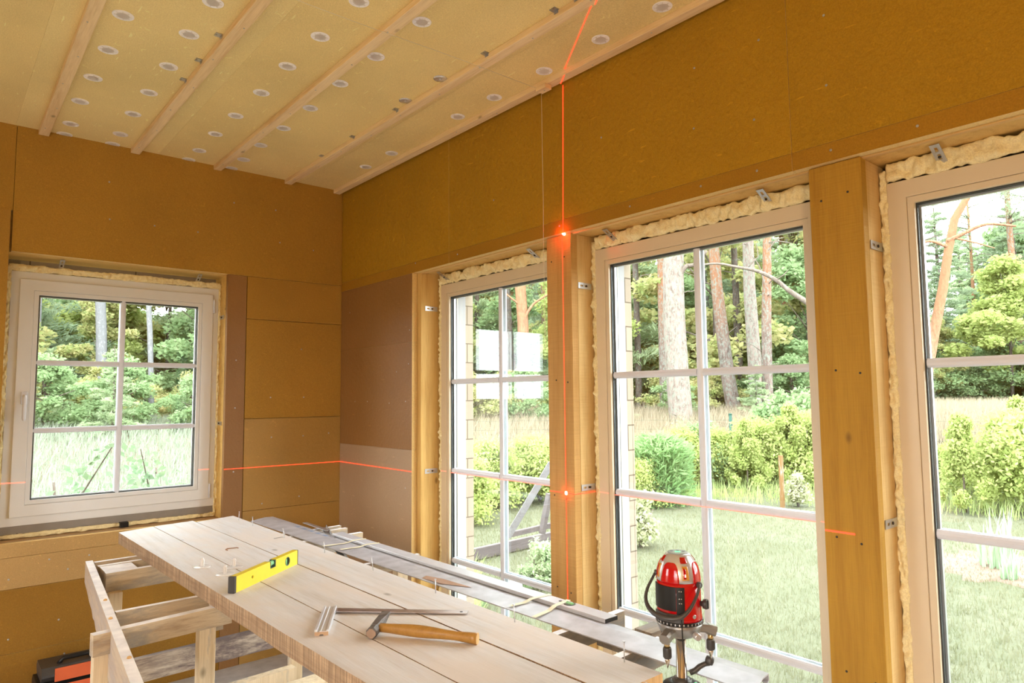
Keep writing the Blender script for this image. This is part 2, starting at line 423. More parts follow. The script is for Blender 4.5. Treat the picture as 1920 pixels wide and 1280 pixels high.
class MB:
    """collects world-space geometry and links it as one mesh object"""
    def __init__(s):
        s.v = []; s.f = []; s.m = []; s.smooth = []

    def add(s, vs, fs, mi=0, sm=False):
        k = len(s.v)
        s.v += [tuple(p) for p in vs]
        for f in fs:
            s.f.append([i + k for i in f]); s.m.append(mi); s.smooth.append(sm)
        return s

    def box(s, a, b, mi=0, mats=None):
        x0, y0, z0 = [min(a[i], b[i]) for i in range(3)]; x1, y1, z1 = [max(a[i], b[i]) for i in range(3)]
        vs = [(x0, y0, z0), (x1, y0, z0), (x1, y1, z0), (x0, y1, z0), (x0, y0, z1), (x1, y0, z1), (x1, y1, z1), (x0, y1, z1)]
        fs = [(0, 3, 2, 1), (4, 5, 6, 7), (0, 1, 5, 4), (1, 2, 6, 5), (2, 3, 7, 6), (3, 0, 4, 7)]  # bottom top -y +x +y -x
        k = len(s.v); s.v += vs
        for i, f in enumerate(fs):
            s.f.append([j + k for j in f]); s.m.append(mats[i] if mats else mi); s.smooth.append(False)
        return s

    def beam(s, p, q, w, h, up=(0, 0, 1), mi=0, mats=None, taper=1.0, bev=0.0):
        """box along p->q, width w sideways, height h along up, centred on the axis"""
        p = Vector(p); q = Vector(q); d = (q - p).normalized(); up = Vector(up)
        sd = d.cross(up).normalized(); uu = sd.cross(d).normalized()
        ring = [(-1, -1), (1, -1), (1, 1), (-1, 1)]
        if bev > 0:
            bx = 1 - 2 * bev / w; bz = 1 - 2 * bev / h
            ring = [(-bx, -1), (bx, -1), (1, -bz), (1, bz), (bx, 1), (-bx, 1), (-1, bz), (-1, -bz)]
        n = len(ring); vs = []
        for c, t in ((p, 1.0), (q, taper)):
            for (i, j) in ring:
                vs.append(c + sd * (i * w / 2 * t) + uu * (j * h / 2 * t))
        fs = [tuple(range(n))[::-1], tuple(range(n, 2 * n))] + [(i, (i + 1) % n, n + (i + 1) % n, n + i) for i in range(n)]
        k = len(s.v); s.v += [tuple(x) for x in vs]
        for i, f in enumerate(fs):
            s.f.append([j + k for j in f]); s.smooth.append(False)
            if mats:  # mats = (ends, bottom, right, top, left)
                if i < 2: s.m.append(mats[0])
                elif n == 4: s.m.append(mats[1 + (i - 2)])
                else: s.m.append(mats[[1, 2, 2, 3, 3, 4, 4, 1][i - 2]] if i - 2 != 0 else mats[1])
            else: s.m.append(mi)
        return s

    def prism(s, pts, a, b, mi=0):
        """pts: closed 2-D outline mapped by functions a(u,v), b(u,v) to the two end faces"""
        n = len(pts)
        vs = [a(*p) for p in pts] + [b(*p) for p in pts]
        fs = [tuple(range(n))[::-1], tuple(range(n, 2 * n))] + [(i, (i + 1) % n, n + (i + 1) % n, n + i) for i in range(n)]
        return s.add(vs, fs, mi)

    def tube(s, pts, r, seg=8, mi=0, closed_ends=True, sm=True):
        pts = [Vector(p) for p in pts]; n = len(pts)
        rs = r if isinstance(r, (list, tuple)) else [r] * n
        vs = []; prev = None
        for i, p in enumerate(pts):
            d = (pts[min(i + 1, n - 1)] - pts[max(i - 1, 0)]).normalized()
            if prev is None:
                a = Vector((0, 0, 1)) if abs(d.z) < 0.9 else Vector((1, 0, 0))
                sd = d.cross(a).normalized()
            else:
                sd = (prev - d * prev.dot(d)).normalized()
            prev = sd; uu = sd.cross(d)
            for k in range(seg):
                t = 2 * math.pi * k / seg
                vs.append(p + sd * (math.cos(t) * rs[i]) + uu * (math.sin(t) * rs[i]))
        fs = []
        for i in range(n - 1):
            for k in range(seg):
                fs.append((i * seg + k, i * seg + (k + 1) % seg, (i + 1) * seg + (k + 1) % seg, (i + 1) * seg + k))
        s.add(vs, fs, mi, sm)
        if closed_ends:
            k0 = len(s.v) - n * seg
            s.f.append([k0 + k for k in range(seg)][::-1]); s.m.append(mi); s.smooth.append(False)
            s.f.append([k0 + (n - 1) * seg + k for k in range(seg)]); s.m.append(mi); s.smooth.append(False)
        return s

    def lathe(s, prof, c, ax=(0, 0, 1), seg=24, mi=0, sm=True, mis=None, caps=True):
        """prof: list of (radius, height) along the axis"""
        c = Vector(c); ax = Vector(ax).normalized()
        a = Vector((1, 0, 0)) if abs(ax.x) < 0.9 else Vector((0, 1, 0))
        e1 = ax.cross(a).normalized(); e2 = ax.cross(e1)
        k0 = len(s.v)
        for (r, h) in prof:
            for k in range(seg):
                t = 2 * math.pi * k / seg
                s.v.append(tuple(c + ax * h + e1 * (r * math.cos(t)) + e2 * (r * math.sin(t))))
        for i in range(len(prof) - 1):
            for k in range(seg):
                s.f.append([k0 + i * seg + k, k0 + i * seg + (k + 1) % seg, k0 + (i + 1) * seg + (k + 1) % seg, k0 + (i + 1) * seg + k])
                s.m.append(mis[i] if mis else mi); s.smooth.append(sm)
        if not caps: return s
        s.f.append([k0 + k for k in range(seg)][::-1]); s.m.append(mis[0] if mis else mi); s.smooth.append(False)
        s.f.append([k0 + (len(prof) - 1) * seg + k for k in range(seg)]); s.m.append(mis[-1] if mis else mi); s.smooth.append(False)
        return s

    def ribbon(s, p, q, nrm, w, mi=0, off=0.0008):
        p = Vector(p); q = Vector(q); nrm = Vector(nrm).normalized(); sd = (q - p).cross(nrm).normalized() * (w / 2)
        o = nrm * off; t = nrm * 0.0004
        top = [p - sd + o + t, p + sd + o + t, q + sd + o + t, q - sd + o + t]
        bot = [p - sd + o, p + sd + o, q + sd + o, q - sd + o]
        return s.add(top + bot, [(0, 1, 2, 3), (7, 6, 5, 4), (0, 4, 5, 1), (1, 5, 6, 2), (2, 6, 7, 3), (3, 7, 4, 0)], mi)

    def build(s, name, mats, parent=None, base=True, bevel=0.0, fix=True):
        if not isinstance(mats, (list, tuple)): mats = [mats]
        v = np.array(s.v, dtype=float)
        lo, hi = v.min(0), v.max(0)
        c = Vector(((lo[0] + hi[0]) / 2, (lo[1] + hi[1]) / 2, lo[2] if base else (lo[2] + hi[2]) / 2))
        me = bpy.data.meshes.new(name)
        me.from_pydata([tuple(x) for x in (v - np.array(c))], [], s.f)
        for mm in mats: me.materials.append(mm)
        me.polygons.foreach_set('material_index', s.m)
        me.polygons.foreach_set('use_smooth', s.smooth)
        me.update()
        if fix:
            bm = bmesh.new(); bm.from_mesh(me); bmesh.ops.recalc_face_normals(bm, faces=bm.faces)
            if bevel > 0:
                bmesh.ops.bevel(bm, geom=list(bm.edges), offset=bevel, segments=1, affect='EDGES', clamp_overlap=True)
            bm.to_mesh(me); bm.free()
        o = bpy.data.objects.new(name, me)
        pl = WLOC[parent.name] if parent is not None else Vector((0, 0, 0))
        o.location = c - pl
        link(o, parent)
        WLOC[o.name] = c
        return o


def struct(o):
    o['kind'] = 'structure'; return o


# ---------------------------------------------------------------- room shell
CEIL = 2.925; FLOOR = 0.03
XW, YB = -4.2, -6.2          # far sides of the room behind the camera

struct(MB().box((XW - .35, YB - .35, FLOOR - .2), (0.33, 0.35, FLOOR)).build('floor', M['floor']))

ceil = struct(MB().box((XW - .35, YB - .35, CEIL + .02), (0.33, 0.35, CEIL + .3)).build('ceiling', M['lining_y'], base=False))
for (x0, x1, m) in ((XW, -1.7712, 'board_ceil'), (-1.7708, -1.1212, 'board_ceil_b'), (-1.1208, -0.2992, 'board_ceil'), (-0.2988, 0.0, 'board_ceil')):
    for (y0, y1) in ((YB, -3.301), (-3.299, 0.0)):
        MB().box((x0, y0, CEIL), (x1, y1, CEIL + .02)).build('fibreboard_panel', M[m], ceil, base=False)


def wall_cells(mb, fixed, u0, u1, z0, z1, holes, axis, lo, hi):
    """solid wall between u0..u1, z0..z1 less the holes; axis 'x' = wall runs along x"""
    us = sorted(set([u0, u1] + [h[0] for h in holes] + [h[1] for h in holes]))
    zs = sorted(set([z0, z1] + [h[2] for h in holes] + [h[3] for h in holes]))
    for i in range(len(us) - 1):
        run = None
        for j in range(len(zs) - 1):
            cu = (us[i] + us[i + 1]) / 2; cz = (zs[j] + zs[j + 1]) / 2
            if any(h[0] < cu < h[1] and h[2] < cz < h[3] for h in holes): continue
            if axis == 'x': mb.box((us[i], lo, zs[j]), (us[i + 1], hi, zs[j + 1]))
            else: mb.box((lo, us[i], zs[j]), (hi, us[i + 1], zs[j + 1]))


HEAD = 2.248
# wall with the three tall windows (runs along y at x = 0)
mb = MB(); wall_cells(mb, 0, YB - .35, 0.035, FLOOR, CEIL + .02, [(-4.345, -0.905, 0.10, HEAD)], 'y', 0.035, 0.22)
wall_r = struct(mb.build('wall_right', M['lining_z']))
mb = MB(); wall_cells(mb, 0, YB - .35, 0.35, -0.45, 3.2, [(-1.925, -0.94, 0.12, 2.18), (-3.11, -2.13, 0.12, 2.18), (-4.31, -3.325, 0.12, 2.18)], 'y', 0.285, 0.37)
mb.build('facade_boarding', M['clad'], wall_r)
# its inner fibreboard panels
edge = [M['board_a'], M['board_edge']]


def rpanel(y0, y1, z0, z1, m, x0=0.0, x1=0.033):
    # face -x shows the board; underside and side towards the openings show the sawn edge
    return MB().box((x0, y0, z0), (x1, y1, z1), mats=[1, 0, 1, 0, 1, 0]).build('fibreboard_panel', [M[m], M['board_edge']], wall_r)


g = 0.001
for (y0, y1) in ((-1.223, 0.0), (-3.095, -1.223 - g), (-4.60, -3.095 - g), (YB, -4.60 - g)):
    rpanel(y0, y1 - g, 2.308, CEIL, 'board_a')
for (y0, y1) in ((-1.223, 0.0), (-3.095, -1.223 - g), (-4.60, -3.095 - g)):
    rpanel(y0, y1 - g, 2.250, 2.307, 'board_s')
rpanel(-0.866, 0.0, 1.863, 2.249, 'board_b')
rpanel(-0.866, 0.0, 1.262, 1.862, 'board_b')
rpanel(-0.866, 0.0, FLOOR, 1.261, 'board_r')
rpanel(YB, -4.361, FLOOR, 2.249, 'board_b')
rpanel(-4.36, -0.867, FLOOR, 0.10, 'board_c')
# spacer blocks in the gap between the panel edge and the jamb lining
for k, (z0, z1) in enumerate(((2.05, 2.22), (1.52, 1.66), (1.12, 1.24), (0.72, 0.86), (0.40, 0.52))):
    MB().box((0.036, -0.897, z0), (0.052, -0.870, z1)).build('spacer_block', M['board_c' if k % 2 else 'board_edge'], wall_r)
MB().box((0.034, -0.904, 0.10), (0.045, -0.868, HEAD)).build('spacer_strip', M['lining_z'], wall_r)

# wall with the small window (runs along x at y = 0)
mb = MB(); wall_cells(mb, 0, XW - .35, 0.035, FLOOR, CEIL + .02, [(-1.772, -0.724, 0.862, 2.288)], 'x', 0.035, 0.24)
wall_l = struct(mb.build('wall_left', M['lining_x']))


def lpanel(x0, x1, z0, z1, m, y0=0.0):
    return MB().box((x0, y0, z0), (x1, 0.033, z1), mats=[1, 1, 0, 0, 0, 0]).build('fibreboard_panel', [M[m], M['board_edge']], wall_l)


lpanel(-1.764, -g, 2.289, CEIL, 'board_u')
lpanel(XW, -1.766, 2.492, CEIL, 'board_u')
lpanel(XW, -1.774, 0.88, 2.490, 'board_c', -0.012)
lpanel(-0.726, -0.617, FLOOR, 2.287, 'board_b')
lpanel(-0.613, -g, 2.032, 2.287, 'board_c')
lpanel(-0.613, -g, 1.437, 2.029, 'board_c')
lpanel(-0.613, -g, 0.897, 1.433, 'board_l')
lpanel(-0.613, -g, FLOOR, 0.894, 'board_l')
lpanel(-1.774, -0.728, 0.802, 0.868, 'board_w')
lpanel(XW, -1.776, 0.802, 0.878, 'board_w')
lpanel(XW, -0.728, 0.654, 0.800, 'board_w')
lpanel(XW, -0.728, 0.352, 0.651, 'board_d')
lpanel(XW, -0.728, FLOOR, 0.350, 'board_d')

# the two sides behind the camera; the far one has two added openings that let in sky light
mb = MB(); wall_cells(mb, 0, XW - .35, 0.0, FLOOR, CEIL + .02, [], 'x', YB - .2, YB)
struct(mb.build('wall_back', M['board_c']))
mb = MB(); wall_cells(mb, 0, YB, 0.0, FLOOR, CEIL + .02, [(-1.95, -1.05, FLOOR, 2.30), (-5.6, -4.1, FLOOR, 2.30)], 'y', XW - .2, XW)
struct(mb.build('wall_far', M['board_c']))

# screws in the panels
rnd = random.Random(3)


def screw(p, n, parent, r=0.0042, m='zinc'):
    n = Vector(n)
    MB().lathe([(r, 0.0), (r, 0.0008), (r * .55, 0.0012), (r * .3, 0.0002)], p, n, 8).build('screw', M[m], parent, base=False)


for (y, z) in ((-3.216, 2.708), (-3.214, 2.487), (-2.973, 2.457), (-2.976, 2.283), (-3.218, 2.283), (-3.456, 2.283), (-2.761, 2.284), (-2.44, 2.283), (-2.05, 2.283), (-2.74, 2.50), (-2.75, 2.72), (-1.6, 2.5), (-1.3, 2.284), (-0.9, 2.3), (-3.0, 2.72), (-2.3, 2.6)):
    screw((-0.0, y, z), (-1, 0, 0), wall_r)
for (y, z) in ((-0.84, 1.93), (-0.83, 1.74), (-0.62, 1.52), (-0.36, 1.53), (-0.2, 1.53), (-0.12, 2.1), (-0.8, 1.53), (-0.8, 1.05), (-0.7, 1.7)):
    screw((0, y, z), (-1, 0, 0), wall_r, 0.0035)
for (x, z) in ((-1.356, 2.718), (-1.347, 2.516), (-1.129, 2.515), (-0.902, 2.514), (-0.703, 2.722), (-0.45, 2.72), (-0.42, 2.52), (-0.2, 2.5), (-0.67, 1.78), (-0.67, 1.50), (-0.67, 1.13), (-0.46, 1.56), (-0.45, 1.32), (-0.25, 1.32), (-0.25, 1.56), (-0.08, 1.33), (-0.27, 0.95), (-0.27, 1.86), (-0.5, 0.93),
               (-1.55, 0.77), (-1.38, 0.765), (-1.47, 0.71), (-1.71, 0.70), (-1.5, 0.47), (-1.35, 0.50), (-1.7, 0.42), (-1.47, 0.30)):
    screw((x, 0, z), (0, -1, 0), wall_l, 0.0045)

# timber posts between the tall windows
POSTS = ((-2.096, -1.945, 'sawn timber post between first and second tall windows, crossed by red laser lines'),
         (-3.293, -3.137, 'wide sawn timber post between the second and third tall windows'),
         (-4.50, -4.345, 'sawn timber post at the end of the window row'))
for (y0, y1, lab) in POSTS:
    if y0 < -4: continue
    t = thing('timber_post', (0.08, (y0 + y1) / 2, 0.10), lab, 'post', 'timber posts of the window wall')
    MB().box((0.020, y0, 0.10), (0.058, y1, HEAD))  .build('face_board', M['post_dark' if y1 < -3 else 'post'], t, bevel=0.002)
    MB().box((0.060, y0 + 0.002, 0.10), (0.215, y1 - 0.002, HEAD)).build('stud', M['post_light'], t, bevel=0.002)
    # rough corner strip along the right edge
    for (zz, yy) in ((1.62, 0.10), (1.61, 0.03), (1.13, 0.12), (1.12, 0.05), (0.75, .11), (0.74, .03), (2.14, .12), (2.15, .04)):
        MB().lathe([(0.0035, 0), (0.0035, 0.001), (0.001, 0.0012)], (0.020, y0 + yy, zz), (-1, 0, 0), 8).build('nail_head', M['dark'], t, base=False)


# ---------------------------------------------------------------- windows
def foam_strip(name, p, q, nrm, side, w, h, parent, seed=0, seg=0.006):
    """bulging strip of set foam from p to q; nrm is the way it bulges"""
    p = Vector(p); q = Vector(q); n = Vector(nrm); s = Vector(side)
    Lg = (q - p).length; k = max(8, int(Lg / seg)); prof = 11
    vs = []; fs = []
    for i in range(k + 1):
        c = p.lerp(q, i / k)
        for j in range(prof):
            t = j / (prof - 1); a = math.pi * t
            nz = noise.noise(Vector((i * 0.37 + seed * 9.1, t * 3.0, seed * 3.3)))
            n2 = noise.noise(Vector((i * 0.11 + seed * 5.0, 4.2, seed)))
            n3 = noise.noise(Vector((i * 0.9 + seed, t * 6, 1.7)))
            ww = w * (1 + 0.35 * n2 + 0.25 * nz)
            lump = noise.voronoi(Vector((i * seg * 48, t * 2.2, seed * 2.7)))[0][0]
            hh = h * (1.45 + 0.3 * nz + 0.5 * n2 + 0.15 * n3 - 1.5 * lump)
            vs.append(c + s * (-math.cos(a) * ww / 2) + n * (max(math.sin(a), 0) ** 0.6 * max(hh, 0.002)) - n * 0.003)
    for i in range(k):
        for j in range(prof - 1):
            fs.append((i * prof + j, i * prof + j + 1, (i + 1) * prof + j + 1, (i + 1) * prof + j))
        fs.append((i * prof + prof - 1, i * prof, (i + 1) * prof, (i + 1) * prof + prof - 1))
    fs.append(tuple(range(prof))); fs.append(tuple(k * prof + j for j in range(prof))[::-1])
    mbx = MB(); mbx.add(vs, fs, 0, True)
    o = mbx.build(name, M['foam'], parent, base=False)
    return o


def rect_ring(mb, P, outer, inner, d0, d1, mi=0):
    """mitred rectangular ring; P(u, z, d) maps to the world; outer/inner = (u0,u1,z0,z1)"""
    o = [(outer[0], outer[2]), (outer[1], outer[2]), (outer[1], outer[3]), (outer[0], outer[3])]
    n = [(inner[0], inner[2]), (inner[1], inner[2]), (inner[1], inner[3]), (inner[0], inner[3])]
    vs = [P(u, z, d0) for u, z in o] + [P(u, z, d0) for u, z in n] + [P(u, z, d1) for u, z in o] + [P(u, z, d1) for u, z in n]
    fs = []
    for i in range(4):
        j = (i + 1) % 4
        fs += [(i, j, 4 + j, 4 + i), (8 + i, 12 + i, 12 + j, 8 + j), (i, 8 + i, 8 + j, j), (4 + i, 4 + j, 12 + j, 12 + i)]
    mb.add(vs, fs, mi)
    return mb


def bracket(p, along, out, parent, L=0.085, w=0.026, bend=None, label=None):
    """perforated steel strap: starts at p, runs `along`, `out` = normal of its broad side"""
    p = Vector(p); a = Vector(along).normalized(); n = Vector(out).normalized(); s = a.cross(n).normalized()
    mbx = MB(); th = 0.0018

    def plate(u0, u1, v0, v1, base=p, aa=a, nn=n):
        c = [base + aa * u + s * v for (u, v) in ((u0, v0), (u1, v0), (u1, v1), (u0, v1))]
        vs = c + [x + nn * th for x in c]
        mbx.add(vs, [(0, 3, 2, 1), (4, 5, 6, 7), (0, 1, 5, 4), (1, 2, 6, 5), (2, 3, 7, 6), (3, 0, 4, 7)])
    h = w / 2; sl = 0.004
    # two slots left open
    plate(0, L, sl, h); plate(0, L, -h, -sl)
    for (u0, u1) in ((0, L * .14), (L * .34, L * .46), (L * .72, L)):
        plate(u0, u1, -sl, sl)
    if bend is not None:
        b = Vector(bend).normalized(); base = p + a * L
        c = [base + s * h, base - s * h, base - s * h + b * 0.05, base + s * h + b * 0.05]
        nb = b.cross(s).normalized() * th
        mbx.add(c + [x + nb for x in c], [(0, 3, 2, 1), (4, 5, 6, 7), (0, 1, 5, 4), (1, 2, 6, 5), (2, 3, 7, 6), (3, 0, 4, 7)])
    o = mbx.build('mounting_bracket', M['zinc'], parent, base=False)
    mk = MB().lathe([(0.0045, 0), (0.0045, 0.003), (0.002, 0.004)], p + a * (L * .58) + n * th, n, 8).build('screw', M['dark'], o, base=False)
    return o


def tall_window(num, y1, foam_seed, brackets_left, brackets_top):
    """fixed tall window; y1 = its left side (towards the corner)"""
    y0 = y1 - 1.0; zt, zb = 2.183, 0.12; X = 0.145
    P = lambda u, z, d: (X + d, u, z)
    t = thing('window_%d' % num, (X + .03, (y0 + y1) / 2, zb), kind='structure')
    mb = MB()
    rect_ring(mb, P, (y0, y1, zb, zt), (y0 + .052, y1 - .052, zb + .052, zt - .052), 0, .070)
    rect_ring(mb, P, (y0 + .0525, y1 - .0525, zb + .0525, zt - .0525), (y0 + .072, y1 - .072, zb + .072, zt - .072), .004, .066)
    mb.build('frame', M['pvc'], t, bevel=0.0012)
    I = .072
    mb = MB(); rect_ring(mb, P, (y0 + I, y1 - I, zb + I, zt - I), (y0 + I + .004, y1 - I - .004, zb + I + .004, zt - I - .004), .016, .030); mb.build('gasket', M['gasket'], t)
    G = I
    mb = MB(); rect_ring(mb, P, (y0 + G, y1 - G, zb + G, zt - G), (y0 + G + .010, y1 - G - .010, zb + G + .010, zt - G - .010), .0315, .044); mb.build('glass_spacer', M['spacer'], t)
    mb = MB(); rect_ring(mb, P, (y0 + G, y1 - G, zb + G, zt - G), (y0 + G + .004, y1 - G - .004, zb + G + .004, zt - G - .004), .0485, .056); mb.build('gasket', M['gasket'], t)
    MB().box((X + .030, y0 + I + .0005, zb + I + .0005), (X + .031, y1 - I - .0005, zt - I - .0005)).build('pane', M['glass'], t)
    MB().box((X + .046, y0 + I + .0005, zb + I + .0005), (X + .047, y1 - I - .0005, zt - I - .0005)).build('pane', M['glass'], t)
    c = (y0 + y1) / 2; R = 0.0135
    iy0, iy1, iz0, iz1 = y0 + I, y1 - I, zb + I, zt - I
    # glazing bars: rounded, in front of and behind the glass
    for (xx, sgn) in ((X + .0295, -1), (X + .0475, 1)):
        prof = [(0, -R), (0.007, -R), (0.012, -R * .55), (0.0135, 0), (0.012, R * .55), (0.007, R), (0, R)]
        f1 = lambda z: (lambda d, w_: (xx + sgn * d, c + w_, z))
        mbx = MB(); mbx.prism(prof, f1(iz0), f1(iz1)); mbx.build('glazing_bar', M['pvc_white'], t)
        for z in (1.637, 1.150, 0.670):
            for (ya, yb) in ((iy0, c - R), (c + R, iy1)):
                f2 = lambda y: (lambda d, w_: (xx + sgn * d * .97, y, z + w_))
                mbx = MB(); mbx.prism(prof, f2(ya), f2(yb)); mbx.build('glazing_bar', M['pvc_white'], t)
    mb = MB(); rect_ring(mb, P, (y0 - .012, y1 + .012, zb - .012, zt + .012), (y0 + .045, y1 - .045, zb + .045, zt - .045), .0715, .138); mb.build('reveal_trim', M['trim_out'], t)
    MB().box((X + .14, y0 - .01, zb - .03), (X + .30, y1 + .01, zb - .018)).build('outer_sill', M['pvc_white'], t)
    foam_strip('expanding_foam', (X + .004, y0 + .002, zt + .032), (X + .004, y1 - .002, zt + .032), (-1, 0, 0), (0, 0, 1), .060, .022, t, foam_seed)
    foam_strip('expanding_foam', (X + .006, y1 + .010, zb), (X + .006, y1 + .010, zt + .04), (-1, 0, 0), (0, 1, 0), .026, .016, t, foam_seed + 1)
    foam_strip('expanding_foam', (X + .006, y0 - .008, zb), (X + .006, y0 - .008, zt + .04), (-1, 0, 0), (0, 1, 0), .018, .012, t, foam_seed + 2)
    return t


wins = [tall_window(2, -0.940, 1, None, None), tall_window(3, -2.120, 5, None, None), tall_window(4, -3.315, 9, None, None)]
for t, ys, zs in ((wins[0], -0.9055, (2.05, 1.145)), (wins[1], -2.0965, (2.025, 1.167)), (wins[2], -3.2935, (1.99, 1.175))):
    for z in zs:
        bracket((0.060, ys - .0005, z), (1, 0, 0), (0, -1, 0), t, L=.082)
for t, ys in ((wins[0], (-1.01, -1.76)), (wins[1], (-2.24, -2.94)), (wins[2], (-3.47,))):
    for y in ys:
        bracket((0.075, y, HEAD - .004), (0.6, 0.0, -0.33), (-.33, 0, -.6), t, L=.085)
# head lining of the window band
MB().box((0.034, -4.345, HEAD - .003), (0.052, -0.905, HEAD + .0)).build('trim_1', M['lining_y'])['kind'] = 'structure'

# small window in the left wall
Y0 = 0.130
w1 = thing('window_1', (-1.243, Y0, 0.93), kind='structure')
P = lambda u, z, d: (u, Y0 + d, z)
OX0, OX1, OZ0, OZ1 = -1.750, -0.738, 0.930, 2.213
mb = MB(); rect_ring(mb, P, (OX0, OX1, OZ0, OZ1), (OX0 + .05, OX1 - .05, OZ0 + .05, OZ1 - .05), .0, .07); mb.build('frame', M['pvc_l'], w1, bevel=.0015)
SX0, SX1, SZ0, SZ1 = -1.713, -0.772, 0.974, 2.173
GX0, GX1, GZ0, GZ1 = -1.630, -0.853, 1.053, 2.096
mb = MB()
rect_ring(mb, P, (SX0, SX1, SZ0, SZ1), (GX0 - .022, GX1 + .022, GZ0 - .022, GZ1 + .022), -.014, .04)
rect_ring(mb, P, (GX0 - .0215, GX1 + .0215, GZ0 - .0215, GZ1 + .0215), (GX0, GX1, GZ0, GZ1), -.009, .04)
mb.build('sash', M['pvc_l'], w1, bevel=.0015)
mb = MB(); rect_ring(mb, P, (GX0, GX1, GZ0, GZ1), (GX0 + .005, GX1 - .005, GZ0 + .005, GZ1 - .005), .002, .012); mb.build('gasket', M['gasket'], w1)
mb = MB(); rect_ring(mb, P, (GX0, GX1, GZ0, GZ1), (GX0 + .009, GX1 - .009, GZ0 + .009, GZ1 - .009), .0165, .028); mb.build('glass_spacer', M['spacer'], w1)
for d in (.014, .030):
    MB().box((GX0 + .0005, Y0 + d, GZ0 + .0005), (GX1 - .0005, Y0 + d + .001, GZ1 - .0005)).build('pane', M['glass'], w1)
R = .0135; gc = (GX0 + GX1) / 2
for (yy, sg) in ((Y0 + .0135, -1), (Y0 + .0315, 1)):
    prof = [(0, -R), (0.007, -R), (0.012, -R * .55), (0.0135, 0), (0.012, R * .55), (0.007, R), (0, R)]
    f1 = lambda z: (lambda d, w_: (gc + w_, yy + sg * d, z))
    mbx = MB(); mbx.prism(prof, f1(GZ0), f1(GZ1)); mbx.build('glazing_bar', M['pvc_white'], w1)
    for z in (1.748, 1.400):
        for (xa, xb) in ((GX0, gc - R), (gc + R, GX1)):
            f2 = lambda x: (lambda d, w_: (x, yy + sg * d * .97, z + w_))
            mbx = MB(); mbx.prism(prof, f2(xa), f2(xb)); mbx.build('glazing_bar', M['pvc_white'], w1)
# handle
hy = Y0 - .014
mb = MB(); mb.box((-1.688, hy - .008, 1.535), (-1.660, hy, 1.600)); hb = mb.build('handle', M['pvc_white'], w1, bevel=.003)
mb = MB(); mb.tube([(-1.674, hy - .006, 1.575), (-1.674, hy - .030, 1.575), (-1.674, hy - .038, 1.560), (-1.674, hy - .038, 1.465), (-1.674, hy - .034, 1.455)], [.009, .009, .010, .009, .006], 10)
mb.build('lever', M['pvc_white'], hb)
for z in (1.00, 2.085):
    MB().lathe([(.007, 0), (.007, .075), (.004, .082)], (-0.765, Y0 - .010, z - .02), (0, 0, 1), 10).build('hinge', M['pvc_white'], w1)
MB().box((-1.760, Y0 + .004, 0.894), (-0.730, Y0 + .066, 0.930)).build('sill_profile', plain('taupe_sill_profile', (0.24, 0.21, 0.18), .6), w1)
foam_strip('expanding_foam', (-1.76, Y0 + .0, 0.880), (-0.73, Y0 + .0, 0.880), (0, -1, 0), (0, 0, 1), .022, .011, w1, 21)
foam_strip('expanding_foam', (-1.76, Y0 + .006, 2.232), (-0.73, Y0 + .006, 2.232), (0, -1, 0), (0, 0, 1), .036, .014, w1, 22)
foam_strip('expanding_foam', (-0.731, Y0 + .006, 0.87), (-0.731, Y0 + .006, 2.24), (0, -1, 0), (1, 0, 0), .018, .014, w1, 23)
foam_strip('expanding_foam', (-1.760, Y0 + .006, 0.87), (-1.760, Y0 + .006, 2.24), (0, -1, 0), (1, 0, 0), .024, .016, w1, 24)
MB().box((-1.225, Y0 - .03, 0.867), (-1.185, Y0 + .01, 0.893)).build('packer', M['black'], w1)
MB().box((-1.772, 0.006, 0.860), (-0.726, 0.24, 0.866)).build('sill_board', fibreboard('sill_fibreboard', (.46, .30, .15), dimple=.2), w1)
for x in (-1.54, -0.86):
    bracket((x, .075, 2.284), (0, .6, -.33), (0, -.33, -.6), w1, L=.085, w=.022)
for z in (2.04, 1.41):
    bracket((-0.7245, .060, z), (0, 1, 0), (-1, 0, 0), w1, L=.078, w=.022)
for z in (2.04, 1.45):
    bracket((-1.7715, .060, z), (0, 1, 0), (1, 0, 0), w1, L=.078, w=.022)
# outer face of the left wall
mb = MB(); wall_cells(mb, 0, XW - .35, 0.22, -0.45, 3.2, [(OX0 + .02, OX1 - .02, OZ0 + .02, OZ1 - .02)], 'x', 0.242, 0.33)
mb.build('facade_boarding', M['clad'], wall_l)

# ---------------------------------------------------------------- ceiling battens
BAT = [((-1.690, -6.2), (-1.655, 0.0), 'first from the left, by the plain ceiling strip'),
       ((-1.215, -6.2), (-1.238, 0.0), 'second from the left'),
       ((-0.795, -6.2), (-0.803, 0.0), 'third from the left, crossed by the string'),
       ((-0.363, -6.2), (-0.375, 0.0), 'second from the window wall'),
       ((-0.036, -6.2), (-0.044, 0.0), 'in the corner along the window wall')]
for (a, b, lab) in BAT:
    mb = MB(); mb.beam((a[0], a[1], CEIL - .0125), (b[0], b[1], CEIL - .0125), .045, .025)
    o = mb.build('ceiling_batten', M['batten'], None, base=False, bevel=.0015)
    tag(o, 'planed pine ceiling batten, ' + lab, 'batten', 'pine battens across the ceiling')
    for k in range(9):
        yy = -0.12 - k * 0.31
        if yy < -3.4: break
        f = (yy - a[1]) / (b[1] - a[1]); xx = a[0] + (b[0] - a[0]) * f
        screw((xx + (0.008 if k % 2 else -0.006), yy, CEIL - .0252), (0, 0, -1), o, .0032)
